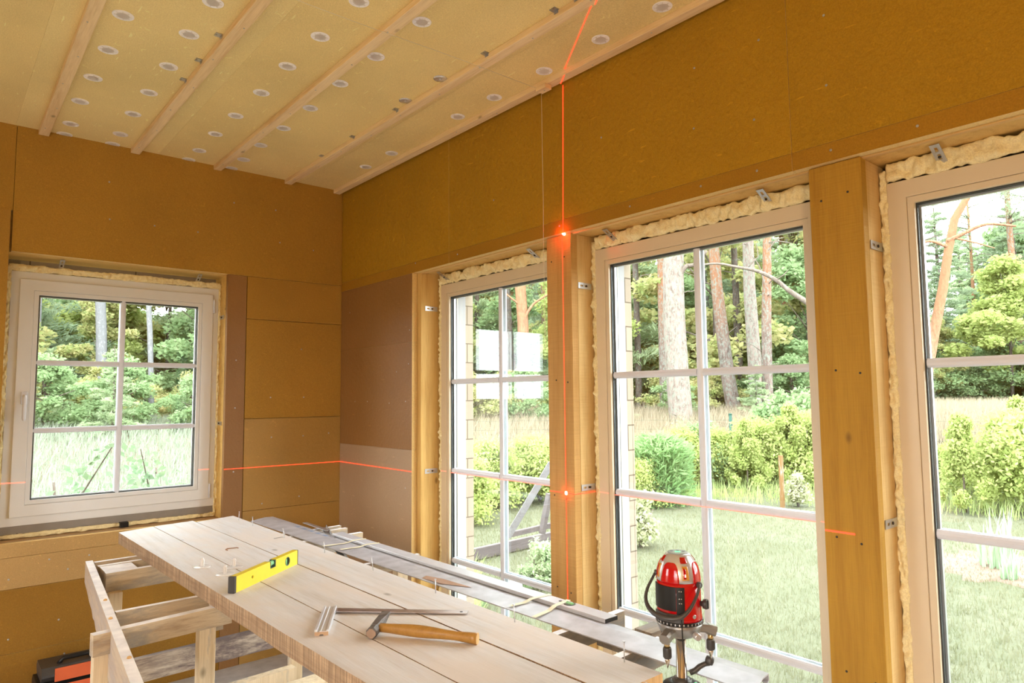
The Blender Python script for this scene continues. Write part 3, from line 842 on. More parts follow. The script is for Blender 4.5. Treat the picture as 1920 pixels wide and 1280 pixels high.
# butt joints and dark metal clips beside the battens
CL = ((-1.262, -1.52), (-1.262, -1.27), (-1.262, -1.05), (-0.398, -2.55), (-0.398, -2.45), (-0.398, -2.05), (-0.398, -1.36), (-0.398, -0.92), (-0.398, -0.55))
clip0 = None
NTH = ('first', 'second', 'third', 'fourth', 'fifth', 'sixth', 'seventh', 'eighth', 'ninth', 'tenth', 'eleventh', 'twelfth')
for i, (x, y) in enumerate(CL):
    if clip0 is None:
        mb = MB(); mb.box((x - .018, y - .014, CEIL - .003), (x + .004, y + .014, CEIL)).box((x + .002, y - .010, CEIL - .012), (x + .004, y + .010, CEIL - .003)).box((x - .018, y - .006, CEIL - .007), (x - .012, y + .006, CEIL - .003))
        clip0 = mb.build('steel_clip', M['gasket' if 0 else 'zinc'], None, base=False); base0 = clip0.location.copy(); xy0 = (x, y); o = clip0
    else:
        o = clip0.copy(); COL.objects.link(o); o.location = base0 + Vector((x - xy0[0], y - xy0[1], 0))
    j = i if i < 3 else i - 3
    tag(o, 'small steel clip against the %s ceiling batten, its %s clip towards the left wall' % ('second' if i < 3 else 'fourth', NTH[j]), 'clip', 'steel clips beside the ceiling battens')

# round insulation washers in the ceiling
ROWS = [(-1.568, 'just right of the first batten', [0.03, -0.19, -0.52, -0.824, -1.13, -1.44, -1.75]),
        (-1.350, 'just left of the second batten', [0.03, -0.195, -0.516, -0.817, -1.134, -1.452, -1.727, -2.03]),
        (-0.966, 'midway between second and third battens', [0.03, -0.202, -0.504, -0.804, -1.132, -1.446, -1.75, -2.053]),
        (-0.727, 'along the third batten', [0.017, -0.21, -0.494, -0.801, -1.116, -1.439, -1.749, -2.082]),
        (-0.120, 'left of the corner batten', [-0.537, -0.832, -1.477, -1.757, -2.09, -2.417, -2.707])]
wproto = None


def make_washer(x, y):
    t = thing('insulation_washer', (x, y, CEIL - .0022))
    MB().lathe([(.0355, .0022), (.0355, .0004), (.034, 0.0), (.030, .0006), (.010, .0008), (.009, 0.0), (.004, 0.0), (.0035, .0016)], (x, y, CEIL - .0022), (0, 0, 1), 28).build('disc', M['washer'], t)
    mb = MB()
    for k in range(8):
        a = k * math.pi / 4 + .2
        c, s_ = math.cos(a), math.sin(a)
        mb.beam((x + c * .011, y + s_ * .011, CEIL - .0024), (x + c * .029, y + s_ * .029, CEIL - .0024), .0032, .0012)
    mb.lathe([(.0215, 0), (.0215, .0008), (.0195, .0008), (.0195, 0)], (x, y, CEIL - .0030), (0, 0, 1), 24)
    mb.build('rib', M['washer_rib'], t)
    return t


for (x, rowlab, ys) in ROWS:
    for i, y in enumerate(ys):
        dx = 0.004 * math.sin(i * 2.1)
        y = min(y, -0.012)
        if wproto is None:
            wproto = make_washer(x, y); o = wproto
        else:
            o = wproto.copy(); COL.objects.link(o); o.location = (x + dx, y, CEIL - .0022); o.rotation_euler = (0, 0, i * 0.7 + x * 5)
            for ch in wproto.children:
                c = ch.copy(); COL.objects.link(c); c.parent = o
        tag(o, 'white round ceiling washer %s, %s from the left wall' % (rowlab, NTH[i]), 'washer', 'insulation washers in the ceiling')
# two bare metal washers by the fourth batten
for i, (x, y) in enumerate(((-0.418, -1.755), (-0.418, -1.47))):
    mb = MB(); mb.lathe([(.030, .003), (.030, .001), (.012, .0), (.004, .001), (.003, .0025)], (x, y, CEIL - .003), (0, 0, 1), 20)
    tag(mb.build('metal_washer', M['silver'], None), 'torn metal foil washer beside the fourth batten, %s the left wall' % ('farther from' if i == 0 else 'nearer to'), 'washer', 'metal washers in the ceiling')

# ---------------------------------------------------------------- string and its block
mb = MB(); mb.beam((-0.060, -2.055, 2.8885), (-0.060, -1.995, 2.8885), .040, .020)
blk = mb.build('wood_block', M['batten'], None, base=False, bevel=.001)
tag(blk, 'small pine offcut nailed under the corner batten where the string is tied', 'block')
MB().lathe([(.003, 0), (.003, .001)], (-0.06, -2.03, 2.878), (0, 0, -1), 8).build('nail_head', M['zinc'], blk, base=False)
mb = MB()
pts = [(-3.3, -2.0 - .0, 2.894)] + [(-1.144 + k * (1.144 - .062) / 8, -1.968 - k * .0035, 2.8975 - .002 * math.sin(k)) for k in range(9)]
mb.tube(pts + [(-0.062, -2.000, 2.890)], .0011, 6)
mb.tube([(-0.050, -2.000, 2.885), (-0.048, -1.999, 2.78), (-0.050, -2.001, 2.6), (-0.046, -1.999, 2.4), (-0.049, -2.0, 2.24), (-0.047, -2.0, 1.75)], .0010, 6)
tag(mb.build('string_line', M['string'], None), 'thin cream string stretched under the battens and hanging down by the window wall', 'string')

# ---------------------------------------------------------------- laser light on the surfaces
LZ = 1.145


def trace(parent, name, mat, w, p, q, n):
    mb = MB(); mb.ribbon(p, q, n, w); mb.build(name, M[mat], parent, base=False)


lh = thing('laser_line', (0, 0, LZ), 'thin red horizontal laser line running round the walls at bench height', 'laser line')
W = .0034
trace(lh, 'wall_trace', 'laser', W, (-0.724, 0, LZ + .003), (-.002, 0, LZ), (0, -1, 0))
trace(lh, 'wall_trace', 'laser', .0036, (-0.002, 0, LZ), (0, -0.865, LZ), (-1, 0, 0))
trace(lh, 'post_trace', 'laser', .003, (0.020, -1.946, LZ), (0.020, -2.095, LZ), (-1, 0, 0))
trace(lh, 'post_trace', 'laser', .003, (0.020, -2.0962, LZ), (0.145, -2.0962, LZ), (0, -1, 0))
trace(lh, 'post_trace', 'laser', .0048, (0.020, -3.140, LZ), (0.020, -3.226, LZ), (-1, 0, 0))
trace(lh, 'frame_trace', 'laser_faint', .004, (OX0, Y0, LZ), (SX0, Y0, LZ), (0, -1, 0))
trace(lh, 'frame_trace', 'laser_faint', .004, (SX0, Y0 - .014, LZ), (GX0 - .022, Y0 - .014, LZ), (0, -1, 0))
trace(lh, 'frame_trace', 'laser_faint', .004, (GX1 + .022, Y0 - .014, LZ), (SX1, Y0 - .014, LZ), (0, -1, 0))
for (ya, yb) in ((-0.94, -0.99), (-2.12, -2.172), (-3.068, -3.12)):
    trace(lh, 'frame_trace', 'laser_faint', .003, (0.145, ya, LZ), (0.145, yb, LZ), (-1, 0, 0))
for yy in (-0.94, -2.12):
    trace(lh, 'frame_trace', 'laser_faint', .0025, (0.1612, yy - .0725, LZ - .006), (0.1612, yy - .9275, LZ - .006), (-1, 0, 0))
lv = thing('laser_line', (-.01, -2.07, 2.2), 'thin red vertical laser line up the post, the upper wall and across the ceiling', 'laser line')
trace(lv, 'wall_trace', 'laser', W, (0, -2.072, 2.252), (0, -2.085, 2.899), (-1, 0, 0))
trace(lv, 'post_trace', 'laser', .0030, (0.020, -2.046, 0.40), (0.020, -2.046, HEAD), (-1, 0, 0))
trace(lv, 'ceiling_trace', 'laser', W, (-0.017, -2.088, CEIL - .025), (-0.061, -2.155, CEIL - .025), (0, 0, -1))
trace(lv, 'ceiling_trace', 'laser', W, (-0.063, -2.158, CEIL), (-0.345, -2.590, CEIL), (0, 0, -1))
trace(lv, 'ceiling_trace', 'laser', W, (-0.346, -2.592, CEIL - .025), (-0.389, -2.655, CEIL - .025), (0, 0, -1))
trace(lv, 'ceiling_trace', 'laser', W, (-0.391, -2.66, CEIL), (-0.60, -2.985, CEIL), (0, 0, -1))
mb = MB(); mb.lathe([(.009, 0), (.006, .0012), (.001, .0016)], (0.0195, -2.046, LZ), (-1, 0, 0), 12)
tag(mb.build('laser_dot', M['laser_hot'], None, base=False), 'bright red laser dot where the two lines cross on the post', 'laser dot')
mb = MB(); mb.lathe([(.011, 0), (.008, .0015), (.001, .002)], (0.008, -2.066, HEAD + .0005), (-1, 0, -.8), 12)
tag(mb.build('laser_dot', M['laser_hot'], None, base=False), 'bright red laser dot at the head of the post under the board edge', 'laser dot')
for p_, e_ in (((-0.015, -2.066, 2.245), 0.12), ((0.002, -2.046, LZ), 0.02)):
    pd = bpy.data.lights.new('laser_scatter', 'POINT'); pd.energy = e_; pd.color = (1, .03, .01); pd.shadow_soft_size = .004
    po = bpy.data.objects.new('laser_scatter', pd); po.location = p_; COL.objects.link(po)

# ---------------------------------------------------------------- work bench: trestle and planks
TT = 0.90; PT = 0.95
tr = thing('wooden_trestle', (-1.3, -1.3, FLOOR), 'weathered wooden trestle frame carrying the far end of the bench planks', 'trestle')
# long edge rail, wide and ragged towards the viewer
mb = MB()
n = 26; vs = []; fs = []
for i in range(n + 1):
    t = i / n
    x = -1.512 + (-1.655 + 1.512) * t; y = -0.83 + (-2.45 + 0.83) * t
    bot = TT - (.085 + .065 * min(1, t * 1.6)) + .010 * noise.noise(Vector((i * .8, 1, 2))) + .004 * noise.noise(Vector((i * 3.1, 5, 2)))
    for (dx, z) in ((-.013, TT), (.013, TT), (.013, bot), (-.013, bot + .004)):
        vs.append((x + dx, y, z))
for i in range(n):
    for j in range(4):
        fs.append((i * 4 + j, i * 4 + (j + 1) % 4, (i + 1) * 4 + (j + 1) % 4, (i + 1) * 4 + j))
fs += [(0, 1, 2, 3), (n * 4 + 3, n * 4 + 2, n * 4 + 1, n * 4)]
for i, f in enumerate(fs):
    mb.add([vs[k] for k in f], [tuple(range(len(f)))], 1 if (i < n * 4 and i % 4 == 0) else 0)
k_ = mb
me_rail = k_.build('rail', [M['grey_wood_y'], M['mortar_top']], tr, fix=False)
bm = bmesh.new(); bm.from_mesh(me_rail.data); bmesh.ops.remove_doubles(bm, verts=bm.verts, dist=1e-5); bmesh.ops.recalc_face_normals(bm, faces=bm.faces); bm.to_mesh(me_rail.data); bm.free()


def slat(p, q, w, h, parent, mt='grey_wood_x', name='slat', top=None, wedge=0.0):
    p = Vector(p); q = Vector(q)
    mb = MB()
    mb.beam(p, q, w, h, mats=(0, 0, 0, 1, 0))
    return mb.build(name, [M[mt], M[top or 'mortar_top']], parent)


def S(x0, y0, x1, y1, w, h, top=TT, **k):
    return slat((x0, y0, top - h / 2), (x1, y1, top - h / 2), w, h, tr, **k)


S(-1.500, -0.872, -0.40, -0.820, .022, .050)
S(-1.500, -0.948, -0.40, -0.890, .024, .060, TT - .002)
S(-1.500, -1.100, -0.40, -1.050, .026, .072, TT - .001)
mb = MB(); mb.box((-1.497, -1.083, TT - .075), (-1.385, -0.962, TT - .003), mats=[0, 1, 0, 0, 0, 0]); mb.build('spacer_block', [M['grey_wood_x'], M['mortar_top']], tr)
S(-1.570, -1.668, -0.45, -1.640, .020, .045, TT)
S(-1.660, -1.845, -1.268, -1.800, .030, .060, TT - .004, mt='grey_wood_x')
mb = MB(); mb.box((-1.300, -1.745, TT - .10), (-1.27, -1.69, TT - .01)); mb.build('spacer_block', M['grey_wood_x'], tr)
# low rails
mb = MB()
nn_ = 22
vs = []
for i in range(nn_ + 1):
    t = i / nn_; x = -1.50 + t * 1.10; y = -0.93 + t * .05
    vs.append((x, y, .495 + .0 * t)); vs.append((x, y, .398)); vs.append((x, y - .0 + .03, .495)); vs.append((x, y + .03, .398))
fs = []
for i in range(nn_):
    a = i * 4; b_ = a + 4
    fs += [(a, b_, b_ + 1, a + 1), (a + 2, a + 3, b_ + 3, b_ + 2), (a, a + 2, b_ + 2, b_), (a + 1, b_ + 1, b_ + 3, a + 3)]
fs += [(0, 1, 3, 2), (nn_ * 4, nn_ * 4 + 2, nn_ * 4 + 3, nn_ * 4 + 1)]
mb.add(vs, fs); mb.build('low_rail', M['bark_wood'], tr)
slat((-1.52, -1.335, .418), (-0.832, -1.285, .418), .045, .052, tr, 'leg_wood', 'low_rail', 'leg_wood')
slat((-1.52, -1.46, .40), (-0.70, -1.40, .40), .07, .045, tr, 'leg_wood', 'low_rail', 'leg_wood')
# legs
for (x, y, w_, d_, zt_) in ((-1.625, -1.795, .048, .035, .86), (-1.330, -1.765, .052, .035, .858), (-1.47, -1.125, .045, .035, .83), (-0.80, -1.22, .05, .04, .89), (-0.52, -0.92, .05, .04, .85), (-1.46, -0.985, .04, .03, .83), (-0.52, -1.61, .05, .04, .86)):
    MB().beam((x, y, FLOOR), (x, y, zt_), w_, d_, up=(0, 1, 0)).build('leg', M['leg_wood'], tr, bevel=.002)
# studs of dried mortar / nails poking from the rail
for (t, dx) in ((0.42, .002), (0.56, -.003), (0.80, .004)):
    x = -1.512 - .143 * t; y = -0.83 - 1.62 * t
    MB().lathe([(.006, 0), (.005, .004), (.001, .006)], (x + dx, y, TT), (0, 0, 1), 8).build('wood_plug', M['brass' if 0 else 'plank_end'], tr)

tr2 = thing('wooden_trestle', (-0.9, -2.85, FLOOR), 'grey wooden trestle frame under the near end of the metal profiles, beside the tripod', 'trestle')


def S2(x0, y0, x1, y1, w, h, top=TT, name='slat', mt='dark_wood_x'):
    return slat((x0, y0, top - h / 2), (x1, y1, top - h / 2), w, h, tr2, mt, name)


S2(-1.25, -2.745, -0.40, -2.700, .024, .060)
S2(-1.25, -2.965, -0.50, -2.925, .026, .066, TT - .002)
mb = MB(); mb.tube([(-1.2, -2.86, TT - .018), (-0.70, -2.84, TT - .018), (-0.688, -2.84, TT - .018)], [.017, .017, .015], 10); mb.build('stretcher', M['bark_wood'], tr2)
mb = MB(); mb.box((-0.490, -2.885, TT - .055), (-0.405, -2.825, TT - .004))
mb.build('end_block', M['dark_wood_x'], tr2)
mb = MB(); mb.box((-0.545, -2.915, TT - .062), (-0.505, -2.73, TT - .004)); mb.build('end_block', M['dark_wood_x'], tr2)
for (x, y) in ((-1.22, -2.72), (-1.22, -2.94), (-0.82, -2.72), (-0.82, -2.94)):
    MB().beam((x, y + .03, FLOOR), (x, y + .03, .84), .05, .03, up=(0, 1, 0)).build('leg', M['leg_wood'], tr2, bevel=.002)

# planks (their long sides almost parallel to the window wall)


def plank(xa0, xb0, xa1, xb1, yfa, yfb, ynear, lab, th=.050, topdz=0.0):
    """left side x: xa0 (far) -> xa1 (near); right side x: xb0 -> xb1"""
    mb = MB(); k = 40
    vs = []
    for i in range(k + 1):
        t = i / k
        yl = yfa + (ynear - yfa) * t; yr = yfb + (ynear - yfb) * t
        xl = xa0 + (xa1 - xa0) * t; xr = xb0 + (xb1 - xb0) * t
        wob = .0012 * noise.noise(Vector((i * .9, xa0 * 10, 3)))
        for (x, y, z) in ((xl + wob, yl, PT + topdz), (xr, yr, PT + topdz), (xr, yr, PT - th), (xl + wob * 2, yl, PT - th)):
            vs.append((x, y, z))
    mb.v = [tuple(v) for v in vs]
    for i in range(k):
        for j in range(4):
            mb.f.append([i * 4 + j, i * 4 + (j + 1) % 4, (i + 1) * 4 + (j + 1) % 4, (i + 1) * 4 + j])
            mb.m.append((0, 1, 0, 1)[j]); mb.smooth.append(False)
    mb.f.append([0, 1, 2, 3]); mb.m.append(2); mb.smooth.append(False)
    mb.f.append([k * 4 + 3, k * 4 + 2, k * 4 + 1, k * 4]); mb.m.append(2); mb.smooth.append(False)
    o = mb.build('wooden_plank', [M['plank'], M['plank_edge'], M['plank_end']], None)
    tag(o, lab, 'plank', 'planks of the work bench')
    return o


G_ = .0017
p1 = plank(-1.353, -1.197 - G_, -1.298, -1.157 - G_, -0.535, -0.485, -3.22, 'left-hand bench plank with rough sawn outer edge, under the level end cap')
p2 = plank(-1.197 + G_, -1.010 - G_, -1.157 + G_, -0.960 - .003, -0.484, -0.450, -3.22, 'second bench plank from the left, with the bent staple near its far end')
p3 = plank(-1.010 + G_, -0.812, -0.960 + .003, -0.799, -0.50, -0.440, -3.158, 'right-hand bench plank along the metal profiles, with upright nails in its edge')

# frayed splinters at the sawn near end of the right-hand plank
mb = MB(); rs = random.Random(5)
for i in range(90):
    x = rs.uniform(-0.955, -0.86); z = rs.uniform(PT - .035, PT + .0); L_ = rs.uniform(.006, .022)
    mb.beam((x, -3.157, z), (x + rs.uniform(-.004, .004), -3.157 - L_, z + rs.uniform(-.004, .006)), .0012, .0008, taper=.3)
mb.build('splinters', M['plank'], p3)['kind'] = 'stuff'

# nails standing along the outer plank edge
nails = [(-0.838, -0.600, .042, .002), (-0.841, -0.804, .042, -.002), (-0.837, -1.177, .040, -.008), (-0.834, -1.567, .042, -.004), (-0.828, -1.94, .045, -.007), (-0.824, -2.321, .042, -.001), (-0.818, -2.689, .047, -.004), (-0.813, -3.063, .045, .000)]
for i, (x, y, h, lean) in enumerate(nails):
    mb = MB(); top = Vector((x + lean, y - lean * .3, PT + h))
    mb.tube([(x, y, PT - .012), (x + lean * .5, y, PT + h * .5), top], .0014, 7)
    mb.lathe([(.0036, 0), (.0036, .0012)], top, (0, 0, 1), 10)
    lab = ['at the far end of', 'second from the far end in', 'third from the far end in', 'fourth from the far end in', 'fourth from the near end in', 'third from the near end in', 'second from the near end in', 'nearest the laser tripod in'][i]
    tag(mb.build('nail', M['nail'], None), 'upright steel nail %s the right-hand bench plank' % lab, 'nail', 'nails along the bench edge')
mb = MB(); mb.tube([(-0.880, -1.165, PT + .0018), (-0.842, -1.160, PT + .002), (-0.838, -1.17, PT + .003)], .0016, 6)
tag(mb.build('nail', M['nail'], None), 'thin nail lying flat beside the upright third nail on the bench', 'nail')

# bent staple lying on the planks
mb = MB(); mb.tube([(-1.104, -1.262, PT + .001), (-1.108, -1.250, PT + .0022), (-1.098, -1.236, PT + .0022), (-1.062, -1.242, PT + .0022), (-1.058, -1.250, PT + .001)], .0018, 6)
tag(mb.build('staple', plain('rusty_wire', (0.28, 0.13, 0.06), .7), None), 'rusty bent wire staple lying on the second bench plank', 'staple')

# plastic insulation plugs: a flat disc with an upright ribbed sleeve
for i, (x, y, lab) in enumerate(((-1.262, -1.475, 'farthest left of the three on the bench'), (-1.235, -1.640, 'nearest to the yellow level end cap'), (-1.178, -1.560, 'right-hand one, behind the yellow level'))):
    t = thing('wall_plug', (x, y, PT), 'clear plastic insulation plug on its disc, ' + lab, 'wall plug', 'plastic wall plugs on the bench')
    MB().lathe([(.030, 0), (.031, .001), (.028, .0022), (.010, .003)], (x, y, PT), (0, 0, 1), 28).build('disc', M['clear'], t)
    mb = MB(); mb.lathe([(.008, 0), (.0065, .004), (.0055, .028), (.003, .030)], (x, y, PT + .003), (0, 0, 1), 12)
    for k in range(4):
        a = k * HP + .4
        mb.beam((x + math.cos(a) * .0055, y + math.sin(a) * .0055, PT + .004), (x + math.cos(a) * .008, y + math.sin(a) * .008, PT + .026), .0012, .004)
    mb.build('sleeve', M['clear'], t)

# ---------------------------------------------------------------- yellow spirit level
A = Vector((-1.292, -1.904, PT)); B = Vector((-0.986, -1.667, PT))
u = (B - A).normalized(); LN = (B - A).length; w = Vector((-u.y, u.x, 0)); up = Vector((0, 0, 1))
TH = .021; HT = .050


def lv_pt(a, b, c):      # a along, b depth away from the viewer, c height
    return A + u * a + w * b + up * c


t = thing('spirit_level', A + u * LN / 2 + w * TH / 2, 'yellow spirit level standing on edge across the bench planks', 'spirit level')
V0, V1 = LN * .525, LN * .615        # notch for the top vial
CX = LN * .815                      # round end vial
HX = LN * .26


def circ(cx, cz, r, n=20):
    return [(cx + r * math.cos(2 * math.pi * k / n), cz + r * math.sin(2 * math.pi * k / n)) for k in range(n)]


bmx = bmesh.new()


def face_with_holes(depth):
    return None


# body as a slab with real holes, cut by booleans
mb = MB()
mb.add([lv_pt(a, b, c) for (a, b, c) in ((.012, 0, 0), (LN - .004, 0, 0), (LN - .004, TH, 0), (.012, TH, 0), (.012, 0, HT), (LN - .004, 0, HT), (LN - .004, TH, HT), (.012, TH, HT))],
       [(0, 3, 2, 1), (4, 5, 6, 7), (0, 1, 5, 4), (1, 2, 6, 5), (2, 3, 7, 6), (3, 0, 4, 7)])
body = mb.build('body', M['yellow'], t)
cut = MB()
cut.lathe([(.0155, -.01), (.0155, TH + .01)], lv_pt(CX, 0, .0255), w, 28)
cut.lathe([(.0055, -.01), (.0055, TH + .01)], lv_pt(HX, 0, .026), w, 16)
q = [lv_pt(a, b, c) for (a, b, c) in ((V0 + .002, -.01, .026), (V1 + .0, -.01, .026), (V1 + .0, TH + .01, .026), (V0 + .002, TH + .01, .026), (V0 - .002, -.01, .06), (V1 + .002, -.01, .06), (V1 + .002, TH + .01, .06), (V0 - .002, TH + .01, .06))]
cut.add(q, [(0, 3, 2, 1), (4, 5, 6, 7), (0, 1, 5, 4), (1, 2, 6, 5), (2, 3, 7, 6), (3, 0, 4, 7)])
cutter = cut.build('cutter', M['yellow'], None)
mod = body.modifiers.new('holes', 'BOOLEAN'); mod.object = cutter; mod.solver = 'EXACT'; mod.operation = 'DIFFERENCE'
bpy.context.view_layer.update()
dg = bpy.context.evaluated_depsgraph_get()
me = bpy.data.meshes.new_from_object(body.evaluated_get(dg))
body.modifiers.clear(); body.data = me
bpy.data.objects.remove(cutter, do_unlink=True)
mb = MB(); mb.add([lv_pt(a, b, c) for (a, b, c) in ((0, -.0008, 0), (.0118, -.0008, 0), (.0118, TH + .0008, 0), (0, TH + .0008, 0), (0, -.0008, HT + .0008), (.0118, -.0008, HT + .0008), (.0118, TH + .0008, HT + .0008), (0, TH + .0008, HT + .0008))],
       [(0, 3, 2, 1), (4, 5, 6, 7), (0, 1, 5, 4), (1, 2, 6, 5), (2, 3, 7, 6), (3, 0, 4, 7)])
mb.build('end_cap', M['dgrey'], t, bevel=.0015)
mb = MB(); mb.add([lv_pt(a, b, c) for (a, b, c) in ((LN - .0038, -.0004, 0), (LN, -.0004, 0), (LN, TH + .0004, 0), (LN - .0038, TH + .0004, 0), (LN - .0038, -.0004, HT), (LN, -.0004, HT), (LN, TH + .0004, HT), (LN - .0038, TH + .0004, HT))],
       [(0, 3, 2, 1), (4, 5, 6, 7), (0, 1, 5, 4), (1, 2, 6, 5), (2, 3, 7, 6), (3, 0, 4, 7)])
mb.build('end_cap', M['dgrey'], t)
mb = MB(); mb.lathe([(.0054, .004), (.0054, TH - .004)], lv_pt(HX, 0, .026), w, 14); mb.build('hanging_hole', M['dark'], t)
mb = MB(); mb.lathe([(.0152, -.0004), (.0152, TH), (.0122, TH), (.0122, -.0004), (.0152, -.0004)], lv_pt(CX, 0, .0255), w, 28, caps=False)
ring = mb.build('vial_ring', M['vial_rim'], t)
mb = MB(); mb.tube([lv_pt(CX, TH * .45, .0255 - .012), lv_pt(CX, TH * .45, .0255 + .012)], .0065, 12); mb.build('vial', M['vial'], ring)
mb = MB()
for (c0, c1) in ((.0262, .0285),):
    mb.add([lv_pt(a, b, c) for (a, b, c) in ((V0 + .002, -.0004, c0), (V1 - .0004, -.0004, c0), (V1 - .0004, TH, c0), (V0 + .002, TH, c0), (V0 + .002, -.0004, c1), (V1 - .0004, -.0004, c1), (V1 - .0004, TH, c1), (V0 + .002, TH, c1))],
           [(0, 3, 2, 1), (4, 5, 6, 7), (0, 1, 5, 4), (1, 2, 6, 5), (2, 3, 7, 6), (3, 0, 4, 7)])
for (a0, a1) in ((V0 + .0005, V0 + .004), (V1 - .005, V1 - .0006)):
    mb.add([lv_pt(a, b, c) for (a, b, c) in ((a0, -.0004, .0285), (a1, -.0004, .0285), (a1, TH, .0285), (a0, TH, .0285), (a0, -.0004, .0495), (a1, -.0004, .0495), (a1, TH, .0495), (a0, TH, .0495))],
           [(0, 3, 2, 1), (4, 5, 6, 7), (0, 1, 5, 4), (1, 2, 6, 5), (2, 3, 7, 6), (3, 0, 4, 7)])
hold = mb.build('vial_holder', M['vial_rim'], t)
mb = MB(); mb.tube([lv_pt(V0 + .005, TH * .5, .040), lv_pt(V1 - .006, TH * .5, .040)], .0085, 12); mb.build('vial', M['vial'], hold)

# ---------------------------------------------------------------- try square
sd_ = Vector((-1.143, -2.262, 0)); sn = Vector((-1.252, -2.440, 0))
su = (sn - sd_).normalized(); sw = Vector((su.y, -su.x, 0))
if sw.x < 0: sw = -sw
SLn = (sn - sd_).length
t = thing('try_square', ((sd_ + sn) / 2) + Vector((0, 0, PT)), 'steel try square with a grooved aluminium stock lying on the bench planks', 'square')
prof = [(-.017, 0), (-.006, 0), (-.004, .0035), (.004, .0035), (.006, 0), (.017, 0), (.0175, .0155), (.0125, .0155), (.0115, .0115), (.000, .0115), (-.0015, .0135), (-.004, .0135), (-.0055, .0100), (-.011, .0100), (-.012, .0155), (-.0175, .0155)]
fa = lambda o_: (lambda a, b: (o_.x + sw.x * a, o_.y + sw.y * a, PT + b))
mb = MB(); mb.prism(prof, fa(sd_), fa(sn)); 
st = mb.build('stock', plain('pale_anodised_aluminium', (.70, .72, .76), .35, .3, var=.03), t)
mb = MB(); e_ = sn + su * .0006
pr2 = [(-.0172, .0005), (-.006, .0005), (-.004, .0038), (.004, .0038), (.006, .0005), (.0172, .0005), (.0172, .010), (-.0172, .010)]
mb.prism(pr2, fa(sn + su * .0001), fa(e_)); mb.build('end_face', plain('tan_stock_end', (.50, .33, .20), .6), st)
# blade
b0 = sd_ + su * .020 + sw * .017; b1 = Vector((-0.868, -2.545, 0)); bu = (b1 - b0).normalized(); bs = Vector((-bu.y, bu.x, 0))
b0 = b0 - bu * .02
mb = MB(); mb.beam(b0 + Vector((0, 0, PT + .0075)), b1 + Vector((0, 0, PT + .0035)), .027, .0022); bl = mb.build('blade', M['steel'], t)
mb = MB(); c_ = b1 - bu * .018
mb.lathe([(.0045, 0), (.0045, .0003)], c_ + Vector((0, 0, PT + .0048)), (0, 0, 1), 14); mb.build('hanging_hole', M['dark'], bl)

# ---------------------------------------------------------------- hammer
h0 = Vector((-1.137, -2.535, PT + .0185)); h1 = Vector((-0.992, -2.752, PT + .0125))
t = thing('hammer', ((h0 + h1) / 2).to_2d().to_3d() + Vector((0, 0, PT)), 'hammer with a worn dark steel head and varnished wooden handle lying on the bench', 'hammer')
hu = (h1 - h0).normalized(); hs = Vector((-hu.y, hu.x, 0)).normalized()
HL = (h1 - h0).length
mb = MB(); k = 18; ring = 12; vs = []
for i in range(k + 1):
    s_ = i / k
    rw = .0095 + .0035 * math.sin(math.pi * min(1, s_ * 1.25)) ** 2 + .0030 * (s_ > .8) * (s_ - .8) * 5
    rh = rw * 1.18
    c = h0.lerp(h1, s_) + Vector((0, 0, .002 * math.sin(s_ * 3)))
    for j in range(ring):
        a = 2 * math.pi * j / ring
        vs.append(c + hs * (rw * math.cos(a)) + Vector((0, 0, rh * math.sin(a))))
fs = [(i * ring + j, i * ring + (j + 1) % ring, (i + 1) * ring + (j + 1) % ring, (i + 1) * ring + j) for i in range(k) for j in range(ring)]
mb.add(vs, fs, 0, True); mb.f.append(list(range(ring))[::-1]); mb.m.append(0); mb.smooth.append(False)
mb.f.append([k * ring + j for j in range(ring)]); mb.m.append(1); mb.smooth.append(False)
M['hammer_wood_dir'] = M['hammer_wood']
mb.build('handle', [M['hammer_wood'], M['plank_end']], t)
# head: square poll to the near left, wedge peen to the far right
pa = Vector((-1.172, -2.550, PT + .0145)); pb = Vector((-1.086, -2.470, PT + .020))
pu = (pb - pa).normalized(); ps = Vector((-pu.y, pu.x, 0)).normalized(); pz = pu.cross(ps)
if pz.z < 0: pz = -pz
HH = (pb - pa).length
secs = [(0.0, .0120, .0120, .35), (.004, .0140, .0140, .30), (.022, .0140, .0140, .30), (.030, .0125, .0125, .25), (.045, .0130, .0130, .2), (.062, .0130, .0130, .2), (.070, .0125, .0128, .15), (HH + .010, .0115, .0020, .05)]
vs = []
for (d, ry, rz, ch) in secs:
    c = pa + pu * d + pz * (.0085 * (d > .08)) * 1.0
    pts8 = [(-1, -1 + ch * 2), (-1, 1 - ch * 2), (-1 + ch * 2, 1), (1 - ch * 2, 1), (1, 1 - ch * 2), (1, -1 + ch * 2), (1 - ch * 2, -1), (-1 + ch * 2, -1)]
    for (a, b) in pts8:
        vs.append(c + ps * (a * ry) + pz * (b * rz))
fs = [(i * 8 + j, i * 8 + (j + 1) % 8, (i + 1) * 8 + (j + 1) % 8, (i + 1) * 8 + j) for i in range(len(secs) - 1) for j in range(8)]
mb = MB(); mb.add(vs, fs); mb.f.append(list(range(8))[::-1]); mb.m.append(1); mb.smooth.append(False)
mb.f.append([(len(secs) - 1) * 8 + j for j in range(8)]); mb.m.append(0); mb.smooth.append(False)
mb.build('head', [M['hammer_steel'], M['hammer_face']], t)

# ---------------------------------------------------------------- long aluminium profiles beside the planks


